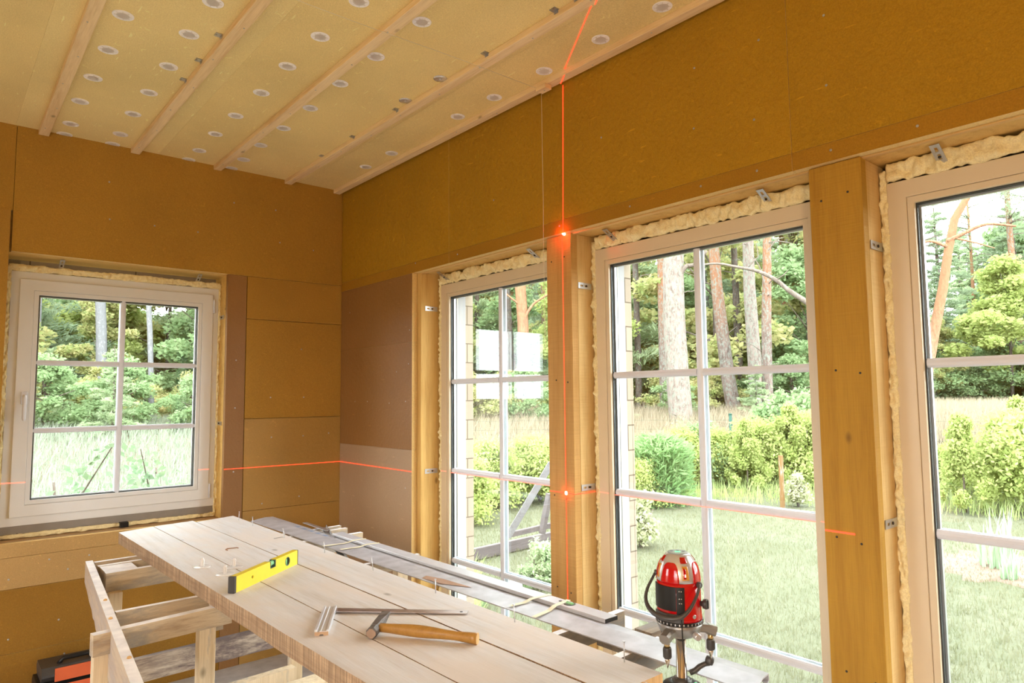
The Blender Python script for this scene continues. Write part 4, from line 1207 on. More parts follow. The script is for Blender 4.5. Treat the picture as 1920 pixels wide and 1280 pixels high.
ZP = .9035
mb = MB(); k = 30; vs = []
sec = [(0, 0), (.60, .003), (.63, .003), (.985, -.004), (1.0, -.022), (.88, -.024), (.88, -.022), (.97, -.020), (.965, -.0075), (.62, .000), (0, -.003)]
m_ = len(sec)
for i in range(k + 1):
    t_ = i / k; xn = -.705 + (.705 - .641) * t_; yn = -.393 + (-3.281 + .393) * t_; w_ = .153 - .019 * t_
    for (a, z) in sec:
        vs.append((xn + a * w_, yn + a * (.08 - .04 * t_), ZP + z))
fs = [(i * m_ + j, i * m_ + (j + 1) % m_, (i + 1) * m_ + (j + 1) % m_, (i + 1) * m_ + j) for i in range(k) for j in range(m_)]
mb.add(vs, fs); mb.f.append(list(range(m_))); mb.m.append(0); mb.smooth.append(False)
mb.f.append([k * m_ + j for j in range(m_)]); mb.m.append(0); mb.smooth.append(False)
pr = tag(mb.build('metal_profile', M['alu'], None), 'wide dull aluminium profile running beside the bench planks past the laser tripod', 'metal profile')
mb = MB(); mb.add([(-.660, -1.99, ZP + .0012), (-.655, -2.10, ZP + .0022), (-.605, -2.22, ZP + .0034), (-.615, -2.06, ZP + .0034), (-.635, -1.98, ZP + .0030)], [(0, 1, 2, 3, 4)])
mb.build('dried_mud', plain('dried_mud', (.40, .25, .17), .9), pr, fix=False)
# straightedge with vials, lying along its far flange
f_ = Vector((-0.532, -1.060, 0)); n_ = Vector((-0.515, -2.760, 0)); ZL = .9155
t = thing('long_level', (-0.546, -1.9, .905), 'long bare aluminium level taped along the far side of the wide profile', 'spirit level')
mb = MB(); mb.beam((f_.x, f_.y, ZL - .006), (n_.x, n_.y, ZL - .006), .054, .012, bev=.002); bd = mb.build('bar', M['alu_b'], t)
mb = MB(); mb.box((n_.x - .026, n_.y - .0014, ZL - .0115), (n_.x + .026, n_.y - .0002, ZL - .0005)); mb.build('end_cap', M['black'], t)
mb = MB(); mb.lathe([(.019, 0), (.019, .0006), (.0165, .0010)], (-0.512, -2.590, ZL), (0, 0, 1), 24); rg = mb.build('vial_ring', M['vial_rim'], t)
mb = MB(); mb.tube([(-0.512, -2.578, ZL + .0005), (-0.512, -2.602, ZL + .0005)], .0055, 10); mb.build('vial', M['vial'], rg)
mb = MB(); mb.lathe([(.0055, 0), (.0055, .0006)], (-0.513, -2.550, ZL + .0001), (0, 0, 1), 14); mb.build('hanging_hole', M['dark'], t)
# crossing thin steel studs near the far end
mb = MB(); mb.beam((-0.500, -0.84, .905), (-0.745, -1.62, .872), .026, .003)
mb.beam((-0.488, -0.844, .911), (-0.733, -1.624, .878), .003, .012)
tag(mb.build('metal_stud', M['zinc'], None, bevel=.0), 'thin galvanised stud poking out crosswise under the wide profile', 'metal stud')
mb = MB(); mb.beam((-0.520, -0.66, .908), (-0.535, -0.96, .912), .022, .003)
tag(mb.build('metal_offcut', M['zinc'], None), 'short dark metal offcut beside the far end of the wide profile', 'metal offcut')
for i, (pa_, pb_, lab) in enumerate((((-0.700, -1.262), (-0.502, -1.282), 'farther strip of the pair near the room corner'), ((-0.672, -1.375), (-0.502, -1.404), 'nearer strip of the pair near the room corner'), ((-0.645, -2.463), (-0.487, -2.478), 'farther strip of the pair beside the level vial'), ((-0.664, -2.592), (-0.487, -2.560), 'nearer strip of the pair beside the level vial'))):
    a3 = Vector((pa_[0], pa_[1], 0)); b3 = Vector((pb_[0], pb_[1], 0)); dd = (b3 - a3).normalized(); sd2 = Vector((-dd.y, dd.x, 0)) * .008
    pts_ = []
    for k in range(13):
        c = a3.lerp(b3, k / 12)
        z = ZL + .0006 if c.x > -.560 else ZP + .0050 + max(0, (c.x + .59)) * .26
        pts_.append(Vector((c.x, c.y, z)))
    vs = []; fs = []
    for p_ in pts_:
        vs += [p_ - sd2, p_ + sd2, p_ + sd2 + Vector((0, 0, .0005)), p_ - sd2 + Vector((0, 0, .0005))]
    for k in range(12):
        for j in range(4): fs.append((k * 4 + j, k * 4 + (j + 1) % 4, k * 4 + 4 + (j + 1) % 4, k * 4 + 4 + j))
    fs += [(0, 1, 2, 3), (48, 49, 50, 51)]
    mb = MB(); mb.add(vs, fs)
    tag(mb.build('masking_tape', M['tape'], None), 'cream tape strip over metal profiles, ' + lab, 'tape', 'tape strips on the profiles')
# faded ink marks on the far end of the profile
mb = MB()
for k in range(5):
    y = -0.72 - k * .075; x = -.705 + .064 * ((-y - .393) / 2.888) + .100
    mb.add([(x - .004, y, ZP + .0036), (x + .014, y - .01, ZP + .0034), (x + .014, y - .045, ZP + .0034), (x - .002, y - .04, ZP + .0036)], [(0, 1, 2, 3)])
mb.build('ink_mark', plain('faded_blue_ink', (.25, .33, .50), .6), pr, fix=False)

# ---------------------------------------------------------------- red line laser on its tripod
TC = Vector((-0.7085, -3.1423, 0))
fw = (TC - CAM).to_2d().to_3d().normalized(); lat = Vector((fw.y, -fw.x, 0))


def tp(l, f, z):
    return TC + lat * l + fw * f + Vector((0, 0, z))


RB = .0505
las = thing('laser_level', TC + Vector((0, 0, 1.0)), 'red and black laser level on the tripod before the middle tall window', 'laser level')
C0 = tp(-.002, 0, 0)
mb = MB(); mb.lathe([(RB + .001, 1.047), (RB + .0005, 1.052), (RB, 1.056), (RB - .001, 1.100), (RB - .0015, 1.131)], C0, (0, 0, 1), 48)
body = mb.build('housing', M['red'], las)
# dome: silver shell with arched red windows
dome = [(RB - .0015, 1.1312), (RB - .002, 1.138), (RB - .0035, 1.150), (RB - .007, 1.163), (RB - .013, 1.175), (RB - .0195, 1.184), (RB - .0235, 1.1885), (.0235, 1.1900)]
mb = MB(); mb.lathe(dome, C0, (0, 0, 1), 64); shell = mb.build('dome', M['silver'], las)


def dome_r(z):
    for i in range(len(dome) - 1):
        if dome[i][1] <= z <= dome[i + 1][1]:
            t_ = (z - dome[i][1]) / (dome[i + 1][1] - dome[i][1]); return dome[i][0] + (dome[i + 1][0] - dome[i][0]) * t_
    return RB - .0015 if z < 1.14 else .02


def cyl_pt(ang, r, z):
    """ang measured from straight towards the camera, positive to the right"""
    return C0 + lat * (math.sin(ang) * r) - fw * (math.cos(ang) * r) + Vector((0, 0, z))


def patch(name, a0, a1, zf, mat, parent, off=.0010, zlo=1.131, nu=14, nv=12):
    """curved plate on the dome between two angles; zf(t) gives the top height"""
    vs = []; fs = []
    for i in range(nu + 1):
        t_ = i / nu; a = a0 + (a1 - a0) * t_; zt_ = zf(t_)
        for j in range(nv + 1):
            z = zlo + (zt_ - zlo) * j / nv
            vs.append(cyl_pt(a, dome_r(z) + off, z))
    nn = len(vs)
    for i in range(nu + 1):
        t_ = i / nu; a = a0 + (a1 - a0) * t_; zt_ = zf(t_)
        for j in range(nv + 1):
            z = zlo + (zt_ - zlo) * j / nv
            vs.append(cyl_pt(a, dome_r(z) - .0015, z))
    w_ = nv + 1
    for i in range(nu):
        for j in range(nv):
            a = i * w_ + j
            fs.append((a, a + 1, a + w_ + 1, a + w_)); fs.append((nn + a, nn + a + w_, nn + a + w_ + 1, nn + a + 1))
    for i in range(nu):
        for j in (0, nv):
            a = i * w_ + j; fs.append((a, a + w_, nn + a + w_, nn + a))
    for j in range(nv):
        for i in (0, nu):
            a = i * w_ + j; fs.append((a, a + 1, nn + a + 1, nn + a))
    mb = MB(); mb.add(vs, fs, 0, True)
    return mb.build(name, mat, parent, base=False)


A_ = math.radians
FW0 = A_(20)              # the front emitter looks slightly right of the camera
arch = lambda lo, hi: (lambda t_: lo + (hi - lo) * math.sqrt(max(0, 1 - (2 * t_ - 1) ** 4)))
for k, off in enumerate((0, 90, 180, 270)):
    c = FW0 + A_(off)
    patch('arch_cover', c - A_(70) if k == 0 else c - A_(68), c - A_(18), arch(1.140, 1.1745), M['red'], shell, .0016)
    # lower silver tongue + emitter window
    z0_, z1_ = 1.137, 1.180
    patch('emitter_window', c - A_(9), c + A_(9), lambda t_: 1.168, M['amber'], shell, .0014, 1.139, 6, 10)
    patch('laser_slot', c - A_(6.5), c + A_(1), lambda t_: 1.162 + .004 * (1 - t_), M['red_glass'], shell, .0022, 1.142, 5, 8)
    patch('top_window', c - A_(13), c + A_(11), lambda t_: 1.1855, M['red_glass'], shell, .0012, 1.1735, 6, 6)
patch('laser_glint', FW0 - A_(3.0), FW0 - A_(.5), lambda t_: 1.152, M['laser_hot'], shell, .0030, 1.1465, 3, 3)
for (a0, a1) in ((-90, -70), (110, 140)):
    pass
# control panel on top
mb = MB(); mb.lathe([(.0225, 1.1895), (.0225, 1.1915), (.0205, 1.1925)], C0, (0, 0, 1), 36); pan = mb.build('control_panel', plain('grey_keypad', (.30, .34, .32), .4), las)
mb = MB(); mb.box((-.006, -.0035, 1.1924), (.006, .0035, 1.1932)); mb.v = [tuple(C0 + lat * x + fw * (y - .004) + Vector((0, 0, z))) for (x, y, z) in mb.v]; mb.build('display', M['led'], pan)
for (l_, f_2) in ((-.013, .002), (.013, .002), (0, .011)):
    mb = MB(); mb.lathe([(.0035, 0), (.0035, .0008)], C0 + lat * l_ + fw * f_2 + Vector((0, 0, 1.1922)), (0, 0, 1), 12); mb.build('button', M['dgrey'], pan)


def cyl_plate(name, a0, a1, z0, z1, mat, parent, r0, r1, nu=16):
    vs = []; fs = []
    for i in range(nu + 1):
        a = a0 + (a1 - a0) * i / nu
        vs += [cyl_pt(a, r1, z0), cyl_pt(a, r1, z1), cyl_pt(a, r0, z1), cyl_pt(a, r0, z0)]
    for i in range(nu):
        for j in range(4):
            fs.append((i * 4 + j, i * 4 + (j + 1) % 4, i * 4 + 4 + (j + 1) % 4, i * 4 + 4 + j))
    fs += [(0, 1, 2, 3), (nu * 4 + 3, nu * 4 + 2, nu * 4 + 1, nu * 4)]
    mb = MB(); mb.add(vs, fs, 0, False); return mb.build(name, mat, parent)


bat = cyl_plate('battery_cover', A_(-88), A_(-7), 1.072, 1.124, M['black'], las, RB - .002, RB + .0016)
sw_ = cyl_plate('switch_panel', A_(-6), A_(14), 1.062, 1.124, M['black'], las, RB - .002, RB + .0012)
for (a, z) in ((1, 1.100), (6, 1.100), (1, 1.116), (6, 1.116), (1, 1.090), (6, 1.090)):
    mb = MB(); mb.lathe([(.0012, 0), (.0012, .0006)], cyl_pt(A_(a), RB + .0012, z), cyl_pt(A_(a), 1, 0) - cyl_pt(A_(a), 0, 0), 8); mb.build('contact', M['silver'], sw_, base=False)
mb = MB(); mb.lathe([(.0045, 0), (.0045, .0012), (.003, .0014)], cyl_pt(A_(40), RB - .0002, 1.0595), cyl_pt(A_(40), 1, 0) - cyl_pt(A_(40), 0, 0), 12); mb.build('screw', M['zinc'], las, base=False)
# graduated ring and levelling base
mb = MB(); mb.lathe([(.0535, 1.0395), (.0535, 1.0468), (.0515, 1.0470)], C0, (0, 0, 1), 48); ringo = mb.build('graduated_ring', M['black'], las)
mb = MB()
for k in range(36):
    a = 2 * math.pi * k / 36
    p_ = cyl_pt(a, .0537, 1.0432); n_v = (cyl_pt(a, 1, 0) - cyl_pt(a, 0, 0)); s_v = Vector((-n_v.y, n_v.x, 0))
    mb.add([p_ - s_v * .0012 - Vector((0, 0, .0022)), p_ + s_v * .0012 - Vector((0, 0, .0022)), p_ + s_v * .0012 + Vector((0, 0, .0022)), p_ - s_v * .0012 + Vector((0, 0, .0022))], [(0, 1, 2, 3)])
mb.build('graduation', M['silver'], ringo, fix=False)
mb = MB(); mb.lathe([(.014, 1.006), (.034, 1.008), (.045, 1.018), (.050, 1.030), (.0525, 1.0392)], C0, (0, 0, 1), 40); mb.build('base', M['grey_cast'], las)
for (l_, f_2, tip) in ((-.030, -.060, .9585), (.0655, .012, .9585), (-.036, .056, .9585)):
    d2 = (lat * l_ + fw * f_2).normalized(); r_ = math.hypot(l_, f_2)
    c = TC + lat * l_ + fw * f_2
    mb = MB()
    mb.beam(TC + d2 * .030 + Vector((0, 0, 1.026)), c + Vector((0, 0, 1.022)), .026, .018, bev=.004)
    mb.beam(c - d2 * .008 + Vector((0, 0, 1.022)), c + d2 * .012 + Vector((0, 0, 1.016)), .024, .022, bev=.005)
    lg = mb.build('foot_arm', M['grey_cast'], las)
    mb = MB(); mb.lathe([(.0062, 1.012), (.0062, .995)], c, (0, 0, 1), 14); mb.build('screw_thread', M['brass'], lg)
    mb = MB()
    pr3 = []
    seg = 36
    for (r2, z) in ((.0080, .998), (.0088, .996), (.0088, .976), (.0074, .974)):
        pr3.append((r2, z))
    mb.lathe(pr3, c, (0, 0, 1), 24)
    for k in range(18):
        a = 2 * math.pi * k / 18
        mb.beam(c + Vector((math.cos(a) * .0088, math.sin(a) * .0088, .977)), c + Vector((math.cos(a) * .0088, math.sin(a) * .0088, .995)), .0012, .0012, up=(math.cos(a), math.sin(a), 0))
    mb.build('levelling_knob', M['dgrey'], lg)
    mb = MB(); mb.lathe([(.0062, .974), (.0056, .970), (.0010, .953)], c, (0, 0, 1), 14); mb.build('pointed_foot', M['chrome'], lg)
# side knob and fine adjustment knob
kd = (lat * .95 - fw * .3).normalized(); kp = C0 + kd * (RB + .000) + Vector((0, 0, 1.083))
mb = MB(); mb.lathe([(.006, -.002), (.006, .004), (.010, .005), (.0115, .012), (.0105, .015)], kp, kd, 18); kn = mb.build('knob', M['dgrey'], las)
mb = MB(); mb.beam(kp + kd * .0155 - Vector((0, 0, .009)), kp + kd * .0155 + Vector((0, 0, .009)), .004, .003, up=kd); mb.build('knob_grip', M['black'], kn)
kd = (lat * .45 - fw * .9).normalized(); kp = TC + lat * .020 - fw * .040 + Vector((0, 0, 1.021))
mb = MB(); mb.lathe([(.007, 0), (.008, .004), (.008, .016), (.0065, .018)], kp + lat * .010, kd, 16); mb.build('fine_knob', M['silver'], las)
# carrying strap hanging in front of the body
sp_ = [(-.0535, .004, 1.142), (-.060, -.010, 1.132), (-.071, -.022, 1.112), (-.075, -.034, 1.094), (-.070, -.048, 1.080), (-.056, -.062, 1.069), (-.036, -.072, 1.064), (-.014, -.076, 1.064), (.004, -.074, 1.069), (.020, -.068, 1.083), (.034, -.056, 1.104), (.042, -.043, 1.123), (.043, -.036, 1.129)]


def smooth_path(p, n=5):
    p = [Vector(q) for q in p]; out = []
    for i in range(len(p) - 1):
        p0, p1_, p2_, p3_ = p[max(i - 1, 0)], p[i], p[i + 1], p[min(i + 2, len(p) - 1)]
        for k in range(n):
            t_ = k / n
            out.append(0.5 * ((2 * p1_) + (-p0 + p2_) * t_ + (2 * p0 - 5 * p1_ + 4 * p2_ - p3_) * t_ * t_ + (-p0 + 3 * p1_ - 3 * p2_ + p3_) * t_ ** 3))
    out.append(p[-1]); return out


path = [tp(*q) for q in smooth_path(sp_)]
mb = MB(); mb.tube(path, [.0030 + .0028 * math.sin(math.pi * i / (len(path) - 1)) ** 3 for i in range(len(path))], 10); mb.build('carry_strap', M['dgrey'], las)
for (l_, f_2, z) in ((-.050, .004, 1.142), (.043, -.030, 1.127)):
    d2 = (lat * l_ + fw * f_2).normalized()
    mb = MB(); mb.lathe([(.0065, -.004), (.0065, .004), (.004, .006)], TC + lat * l_ + fw * f_2 + Vector((0, 0, z)), d2, 14); mb.build('strap_pivot', M['dgrey'], las)
# moulded bowl below the strap
cyl_plate('lower_guard', A_(-75), A_(10), 1.0475, 1.066, M['dgrey'], las, RB - .001, RB + .0035)
# power cable
mb = MB(); mb.tube([tp(.002, -.057, 1.062), tp(.003, -.060, 1.045), tp(.004, -.058, 1.01), tp(.006, -.030, .97), tp(.010, -.026, .94), tp(.011, -.060, .90), tp(.011, -.066, .82), tp(.004, -.07, .6), tp(.0, -.08, .35)], .0013, 8)
mb.build('cable', M['black'], las)

trp = thing('tripod', TC + Vector((0, 0, FLOOR)), 'black crank tripod with a steel column carrying the red laser level', 'tripod')
mb = MB(); mb.lathe([(.0107, .60), (.0107, 1.0055)], TC, (0, 0, 1), 28); col_ = mb.build('column', M['chrome'], trp)
mb = MB()
for k in range(46):
    z = .905 + k * .0021
    p_ = TC - lat * .0112 - fw * .002 + Vector((0, 0, z)); mb.beam(p_ - lat * .0008, p_ + lat * .0010, .003, .0011)
mb.build('rack_teeth', M['grey_cast'], col_)
mb = MB(); mb.lathe([(.013, 1.000), (.013, 1.0058)], TC, (0, 0, 1), 24); mb.build('top_collar', M['black'], trp)
mb = MB(); mb.lathe([(.021, .9000), (.022, .9085), (.019, .9125), (.0125, .9145), (.0115, .9145)], TC, (0, 0, 1), 32); mb.build('collar', M['dgrey'], trp)
mb = MB(); mb.lathe([(.030, .79), (.046, .80), (.0475, .86), (.0475, .885), (.043, .898), (.030, .9055), (.022, .9065)], TC, (0, 0, 1), 36); mb.build('head', M['black'], trp)
mb = MB(); mb.lathe([(.0055, 0), (.0055, .002), (.004, .003)], tp(.030, -.010, .903), (0, 0, 1), 16); mb.build('bubble_vial', M['led'], trp)  # vial is no lamp; its glow is put into the material
mb = MB()
mb.tube([tp(.018, .020, .917), tp(.030, .024, .921), tp(.040, .026, .930), tp(.052, .028, .936), tp(.062, .030, .938)], [.006, .0065, .006, .0055, .006], 12)
cr = mb.build('crank', M['dgrey'], trp)
mb = MB(); mb.lathe([(.009, -.004), (.010, .002), (.010, .006), (.0088, .012), (.005, .014)], tp(.0615, .030, .940), (0.25, -.2, 1), 18); mb.build('crank_knob', M['dgrey'], cr)
for k in range(3):
    a = A_(30 + 120 * k); d2 = Vector((math.cos(a), math.sin(a), 0))
    mb = MB(); mb.tube([TC + d2 * .045 + Vector((0, 0, .86)), TC + d2 * .20 + Vector((0, 0, .42)), TC + d2 * .335 + Vector((0, 0, FLOOR + .012))], [.013, .011, .009], 12)
    lg = mb.build('leg', M['black'], trp)
    mb = MB(); mb.lathe([(.014, 0), (.014, .010), (.009, .016)], TC + d2 * .337 + Vector((0, 0, FLOOR)), (0, 0, 1), 12); mb.build('rubber_foot', M['dgrey'], lg)
    mb = MB(); mb.beam(TC + Vector((0, 0, .52)), TC + d2 * .155 + Vector((0, 0, .55)), .012, .004); mb.build('brace', M['black'], trp)
mb = MB(); mb.lathe([(.018, .50), (.018, .80)], TC, (0, 0, 1), 20); mb.build('centre_tube', M['black'], trp)

# ---------------------------------------------------------------- tool case on the floor by the left wall
t = thing('tool_case', (-1.42, -0.16, FLOOR), 'black and orange tool case on the floor against the wall under the small window', 'tool case')
mb = MB(); mb.beam((-1.605, -.165, FLOOR + .115), (-1.335, -.165, FLOOR + .115), .22, .23, bev=.03); mb.build('body', M['black'], t)
mb = MB(); mb.beam((-1.590, -.165, FLOOR + .262), (-1.345, -.165, FLOOR + .262), .20, .062, bev=.025); mb.build('lid', M['dgrey'], t)
mb = MB(); mb.box((-1.545, -.279, FLOOR + .155), (-1.36, -.2765, FLOOR + .218)).box((-1.545, -.279, FLOOR + .06), (-1.36, -.2765, FLOOR + .14)); mb.build('front_panel', M['orange'], t)
mb = MB(); mb.box((-1.54, -.268, FLOOR + .232), (-1.36, -.262, FLOOR + .29)); mb.build('lid_panel', M['orange'], t)
mb = MB(); mb.tube([(-1.52, -.20, FLOOR + .29), (-1.50, -.20, FLOOR + .312), (-1.40, -.20, FLOOR + .312), (-1.38, -.20, FLOOR + .29)], .010, 10); mb.build('handle', M['black'], t)

# ---------------------------------------------------------------- stand of the added lamp behind the camera
t = thing('work_lamp', (LAMP_POS.x, LAMP_POS.y, FLOOR), 'halogen work lamp on a yellow tripod stand behind the viewpoint', 'lamp')
LP = Vector((LAMP_POS.x, LAMP_POS.y, 0)); aim = (LAMP_AIM - LAMP_POS).normalized()
mb = MB(); mb.tube([LP + Vector((0, 0, .5)), LP + Vector((0, 0, 1.72)) - aim * .08], .014, 12); mb.build('pole', M['yellow'], t)
for k in range(3):
    a = A_(120 * k); d2 = Vector((math.cos(a), math.sin(a), 0)); mb = MB(); mb.tube([LP + Vector((0, 0, .75)), LP + d2 * .4 + Vector((0, 0, FLOOR + .01))], .010, 10); mb.build('leg', M['yellow'], t)
mb = MB(); mb.beam(LAMP_POS - aim * .10, LAMP_POS - aim * .012, .30, .22, up=(0, 0, 1), bev=.02); mb.build('lamp_housing', M['dgrey'], t)

# ================================================================ outdoors
rng = np.random.default_rng(11)


def at(px, py, dist):
    """point seen in direction (px, py) at a horizontal distance dist from the viewpoint"""
    d = RGT * ((px - 960) / F_PX) - UPV * ((py - 640) / F_PX) + FWD
    k = dist / math.hypot(d.x, d.y)
    return CAM + d * k


def leaf_mesh(name, cen, size, parent, mat, aspect=2.2, upbias=0.0, dirs=None, flat=0.0):
    """cloud of small leaves: one diamond-shaped blade per centre"""
    cen = np.asarray(cen, float); n = len(cen)
    if dirs is None:
        a = rng.normal(size=(n, 3)); a[:, 2] = a[:, 2] * (1 - flat) + upbias
    else:
        a = np.asarray(dirs, float) + rng.normal(size=(n, 3)) * .25
    a /= np.linalg.norm(a, axis=1)[:, None] + 1e-9
    b = rng.normal(size=(n, 3)); b -= a * (a * b).sum(1)[:, None]; b /= np.linalg.norm(b, axis=1)[:, None] + 1e-9
    s = (np.asarray(size) * np.ones(n))[:, None] * rng.uniform(.7, 1.3, (n, 1))
    nrm = np.cross(a, b)
    V = np.stack([cen - a * s * .5, cen + b * s * .5 / aspect + nrm * s * .06, cen + a * s * .5, cen - b * s * .5 / aspect + nrm * s * .06], 1).reshape(-1, 3)
    me = bpy.data.meshes.new(name)
    me.vertices.add(4 * n); me.vertices.foreach_set('co', V.ravel())
    me.loops.add(4 * n); me.loops.foreach_set('vertex_index', np.arange(4 * n, dtype=np.int32))
    me.polygons.add(n); me.polygons.foreach_set('loop_start', np.arange(0, 4 * n, 4, dtype=np.int32))
    me.polygons.foreach_set('loop_total', np.full(n, 4, dtype=np.int32))
    me.materials.append(mat); me.update(calc_edges=True)
    o = bpy.data.objects.new(name, me); link(o, parent); WLOC[o.name] = Vector((0, 0, 0))
    return o


def blade_mesh(name, base, h, w, parent, mat, lean=.35, segs=2):
    """grass blades: narrow tapering strips growing from base points"""
    base = np.asarray(base, float); n = len(base)
    an = rng.uniform(0, 2 * math.pi, n); d = np.stack([np.cos(an), np.sin(an), np.zeros(n)], 1)
    sd = np.stack([-np.sin(an + .6), np.cos(an + .6), np.zeros(n)], 1)
    hh = (h * np.ones(n) * rng.uniform(.55, 1.25, n))[:, None]; le = rng.uniform(0, lean, (n, 1)) * hh
    ww = w * rng.uniform(.7, 1.3, (n, 1))
    mid = base + np.array([0, 0, 1]) * hh * .55 + d * le * .35
    tip = base + np.array([0, 0, 1]) * hh + d * le
    V = np.stack([base - sd * ww / 2, base + sd * ww / 2, mid + sd * ww * .4, mid - sd * ww * .4, tip], 1).reshape(-1, 3)
    idx = np.arange(n)[:, None] * 5
    me = bpy.data.meshes.new(name)
    me.vertices.add(5 * n); me.vertices.foreach_set('co', V.ravel())
    L_ = np.concatenate([idx + np.array([0, 1, 2, 3]), idx + np.array([3, 2, 4])], 1).ravel().astype(np.int32)
    me.loops.add(7 * n); me.loops.foreach_set('vertex_index', L_)
    ls = (np.arange(n)[:, None] * 7 + np.array([0, 4])).ravel().astype(np.int32)
    me.polygons.add(2 * n); me.polygons.foreach_set('loop_start', ls)
    me.polygons.foreach_set('loop_total', np.tile(np.array([4, 3], dtype=np.int32), n))
    me.materials.append(mat); me.update(calc_edges=True)
    o = bpy.data.objects.new(name, me); link(o, parent); WLOC[o.name] = Vector((0, 0, 0))
    return o


# ---- ground: sloping lawn rising to the wood edge
mg, nt, b = new_mat('lawn_ground')
v = coords(nt, (1, 1, 1), jitter=False)
n1 = N(nt, 'ShaderNodeTexNoise', Scale=0.5, Detail=5.0); nt.links.new(v, n1.inputs['Vector'])
n2 = N(nt, 'ShaderNodeTexNoise', Scale=22.0, Detail=6.0, Roughness=.8); nt.links.new(v, n2.inputs['Vector'])
ca = ramp(nt, n1.outputs['Fac'], [(.35, (.118, .126, .080)), (.65, (.152, .153, .110))])
cb = ramp(nt, n2.outputs['Fac'], [(.3, (.095, .110, .060)), (.7, (.178, .180, .128))])
o_ = mixc(nt, .5, ca.outputs['Color'], cb.outputs['Color'])
# dry meadow and forest floor begin past the mown lawn
tc = nt.nodes.new('ShaderNodeTexCoord'); vm = nt.nodes.new('ShaderNodeVectorMath'); vm.operation = 'DISTANCE'
vm.inputs[1].default_value = (CAM.x, CAM.y, 0); nt.links.new(tc.outputs['Object'], vm.inputs[0])
mr = nt.nodes.new('ShaderNodeMapRange'); mr.inputs['From Min'].default_value = 15.5; mr.inputs['From Max'].default_value = 18.5
nt.links.new(vm.outputs['Value'], mr.inputs['Value'])
dry = ramp(nt, n2.outputs['Fac'], [(.3, (.16, .13, .09)), (.7, (.22, .185, .135))])
o_ = mixc(nt, mr.outputs['Result'], o_, dry.outputs['Color'])
nt.links.new(o_, b.inputs['Base Color']); b.inputs['Roughness'].default_value = 1.0; b.inputs['Specular IOR Level'].default_value = 0.0
bump(nt, b, n2.outputs['Fac'], .6, .05)
vs = []; fs = []; K = 120; R_ = [0.0] + [1.0 * 1.058 ** i for i in range(86)]
for r in R_:
    for k in range(K):
        a = 2 * math.pi * k / K
        x = CAM.x + r * math.sin(a); y = CAM.y + r * math.cos(a)
        vs.append((x, y, ground_z(x, y) + .02 * noise.noise(Vector((x * .7, y * .7, 0))) * min(1, r / 8)))
for i in range(len(R_) - 1):
    for k in range(K):
        fs.append((i * K + k, i * K + (k + 1) % K, (i + 1) * K + (k + 1) % K, (i + 1) * K + k))
me = bpy.data.meshes.new('ground'); me.from_pydata(vs, [], fs); me.materials.append(mg); me.update()
for p in me.polygons: p.use_smooth = True
gr = bpy.data.objects.new('ground', me); COL.objects.link(gr); gr['kind'] = 'structure'


def wedge_points(n, r0, r1, a0, a1, power=1.0):
    r = r0 + (r1 - r0) * rng.random(n) ** power; a = np.radians(rng.uniform(a0, a1, n))
    x = CAM.x + r * np.sin(a); y = CAM.y + r * np.cos(a)
    z = np.array([ground_z(p, q) for p, q in zip(x, y)])
    return np.stack([x, y, z], 1)


G1 = leaf_mat('lawn_blades', (.215, .230, .125), (.305, .300, .195), .5)
G2 = leaf_mat('dry_grass_blades', (.40, .34, .23), (.52, .44, .33), .4)
G3 = leaf_mat('tall_green_blades', (.44, .58, .20), (.66, .72, .36), .5)
pts = wedge_points(70000, 2.6, 13.0, 36, 84, 1.3); pts = pts[pts[:, 0] > .45]
tag(blade_mesh('lawn_grass', pts, .055, .006, None, G1, 1.0), 'short mown lawn grass outside the tall windows', 'grass', kind='stuff')
pts = np.concatenate([wedge_points(26000, 17.0, 24.0, 30, 66), wedge_points(30000, 18.0, 34.0, 66, 84)])
tag(blade_mesh('meadow_grass', pts, .50, .020, None, G2, .6), 'pale dry meadow grass between the garden shrubs and the forest', 'grass', kind='stuff')
pts = wedge_points(20000, 14.0, 26.0, 0, 22)
tag(blade_mesh('meadow_grass', pts, .35, .018, None, leaf_mat('pale_meadow', (.34, .40, .28), (.48, .52, .42), .4), .7), 'bright pale meadow grass outside the small window', 'grass', kind='stuff')
pts = np.concatenate([wedge_points(9000, 13.2, 16.5, 34, 84), wedge_points(3500, 4.6, 7.5, 33.5, 37.2)]); pts = pts[(pts[:, 0] > .6)]
tag(blade_mesh('rough_grass', pts, .30, .012, None, G3, .7), 'rough green grass around the shrubs at the lawn edge', 'grass', kind='stuff')

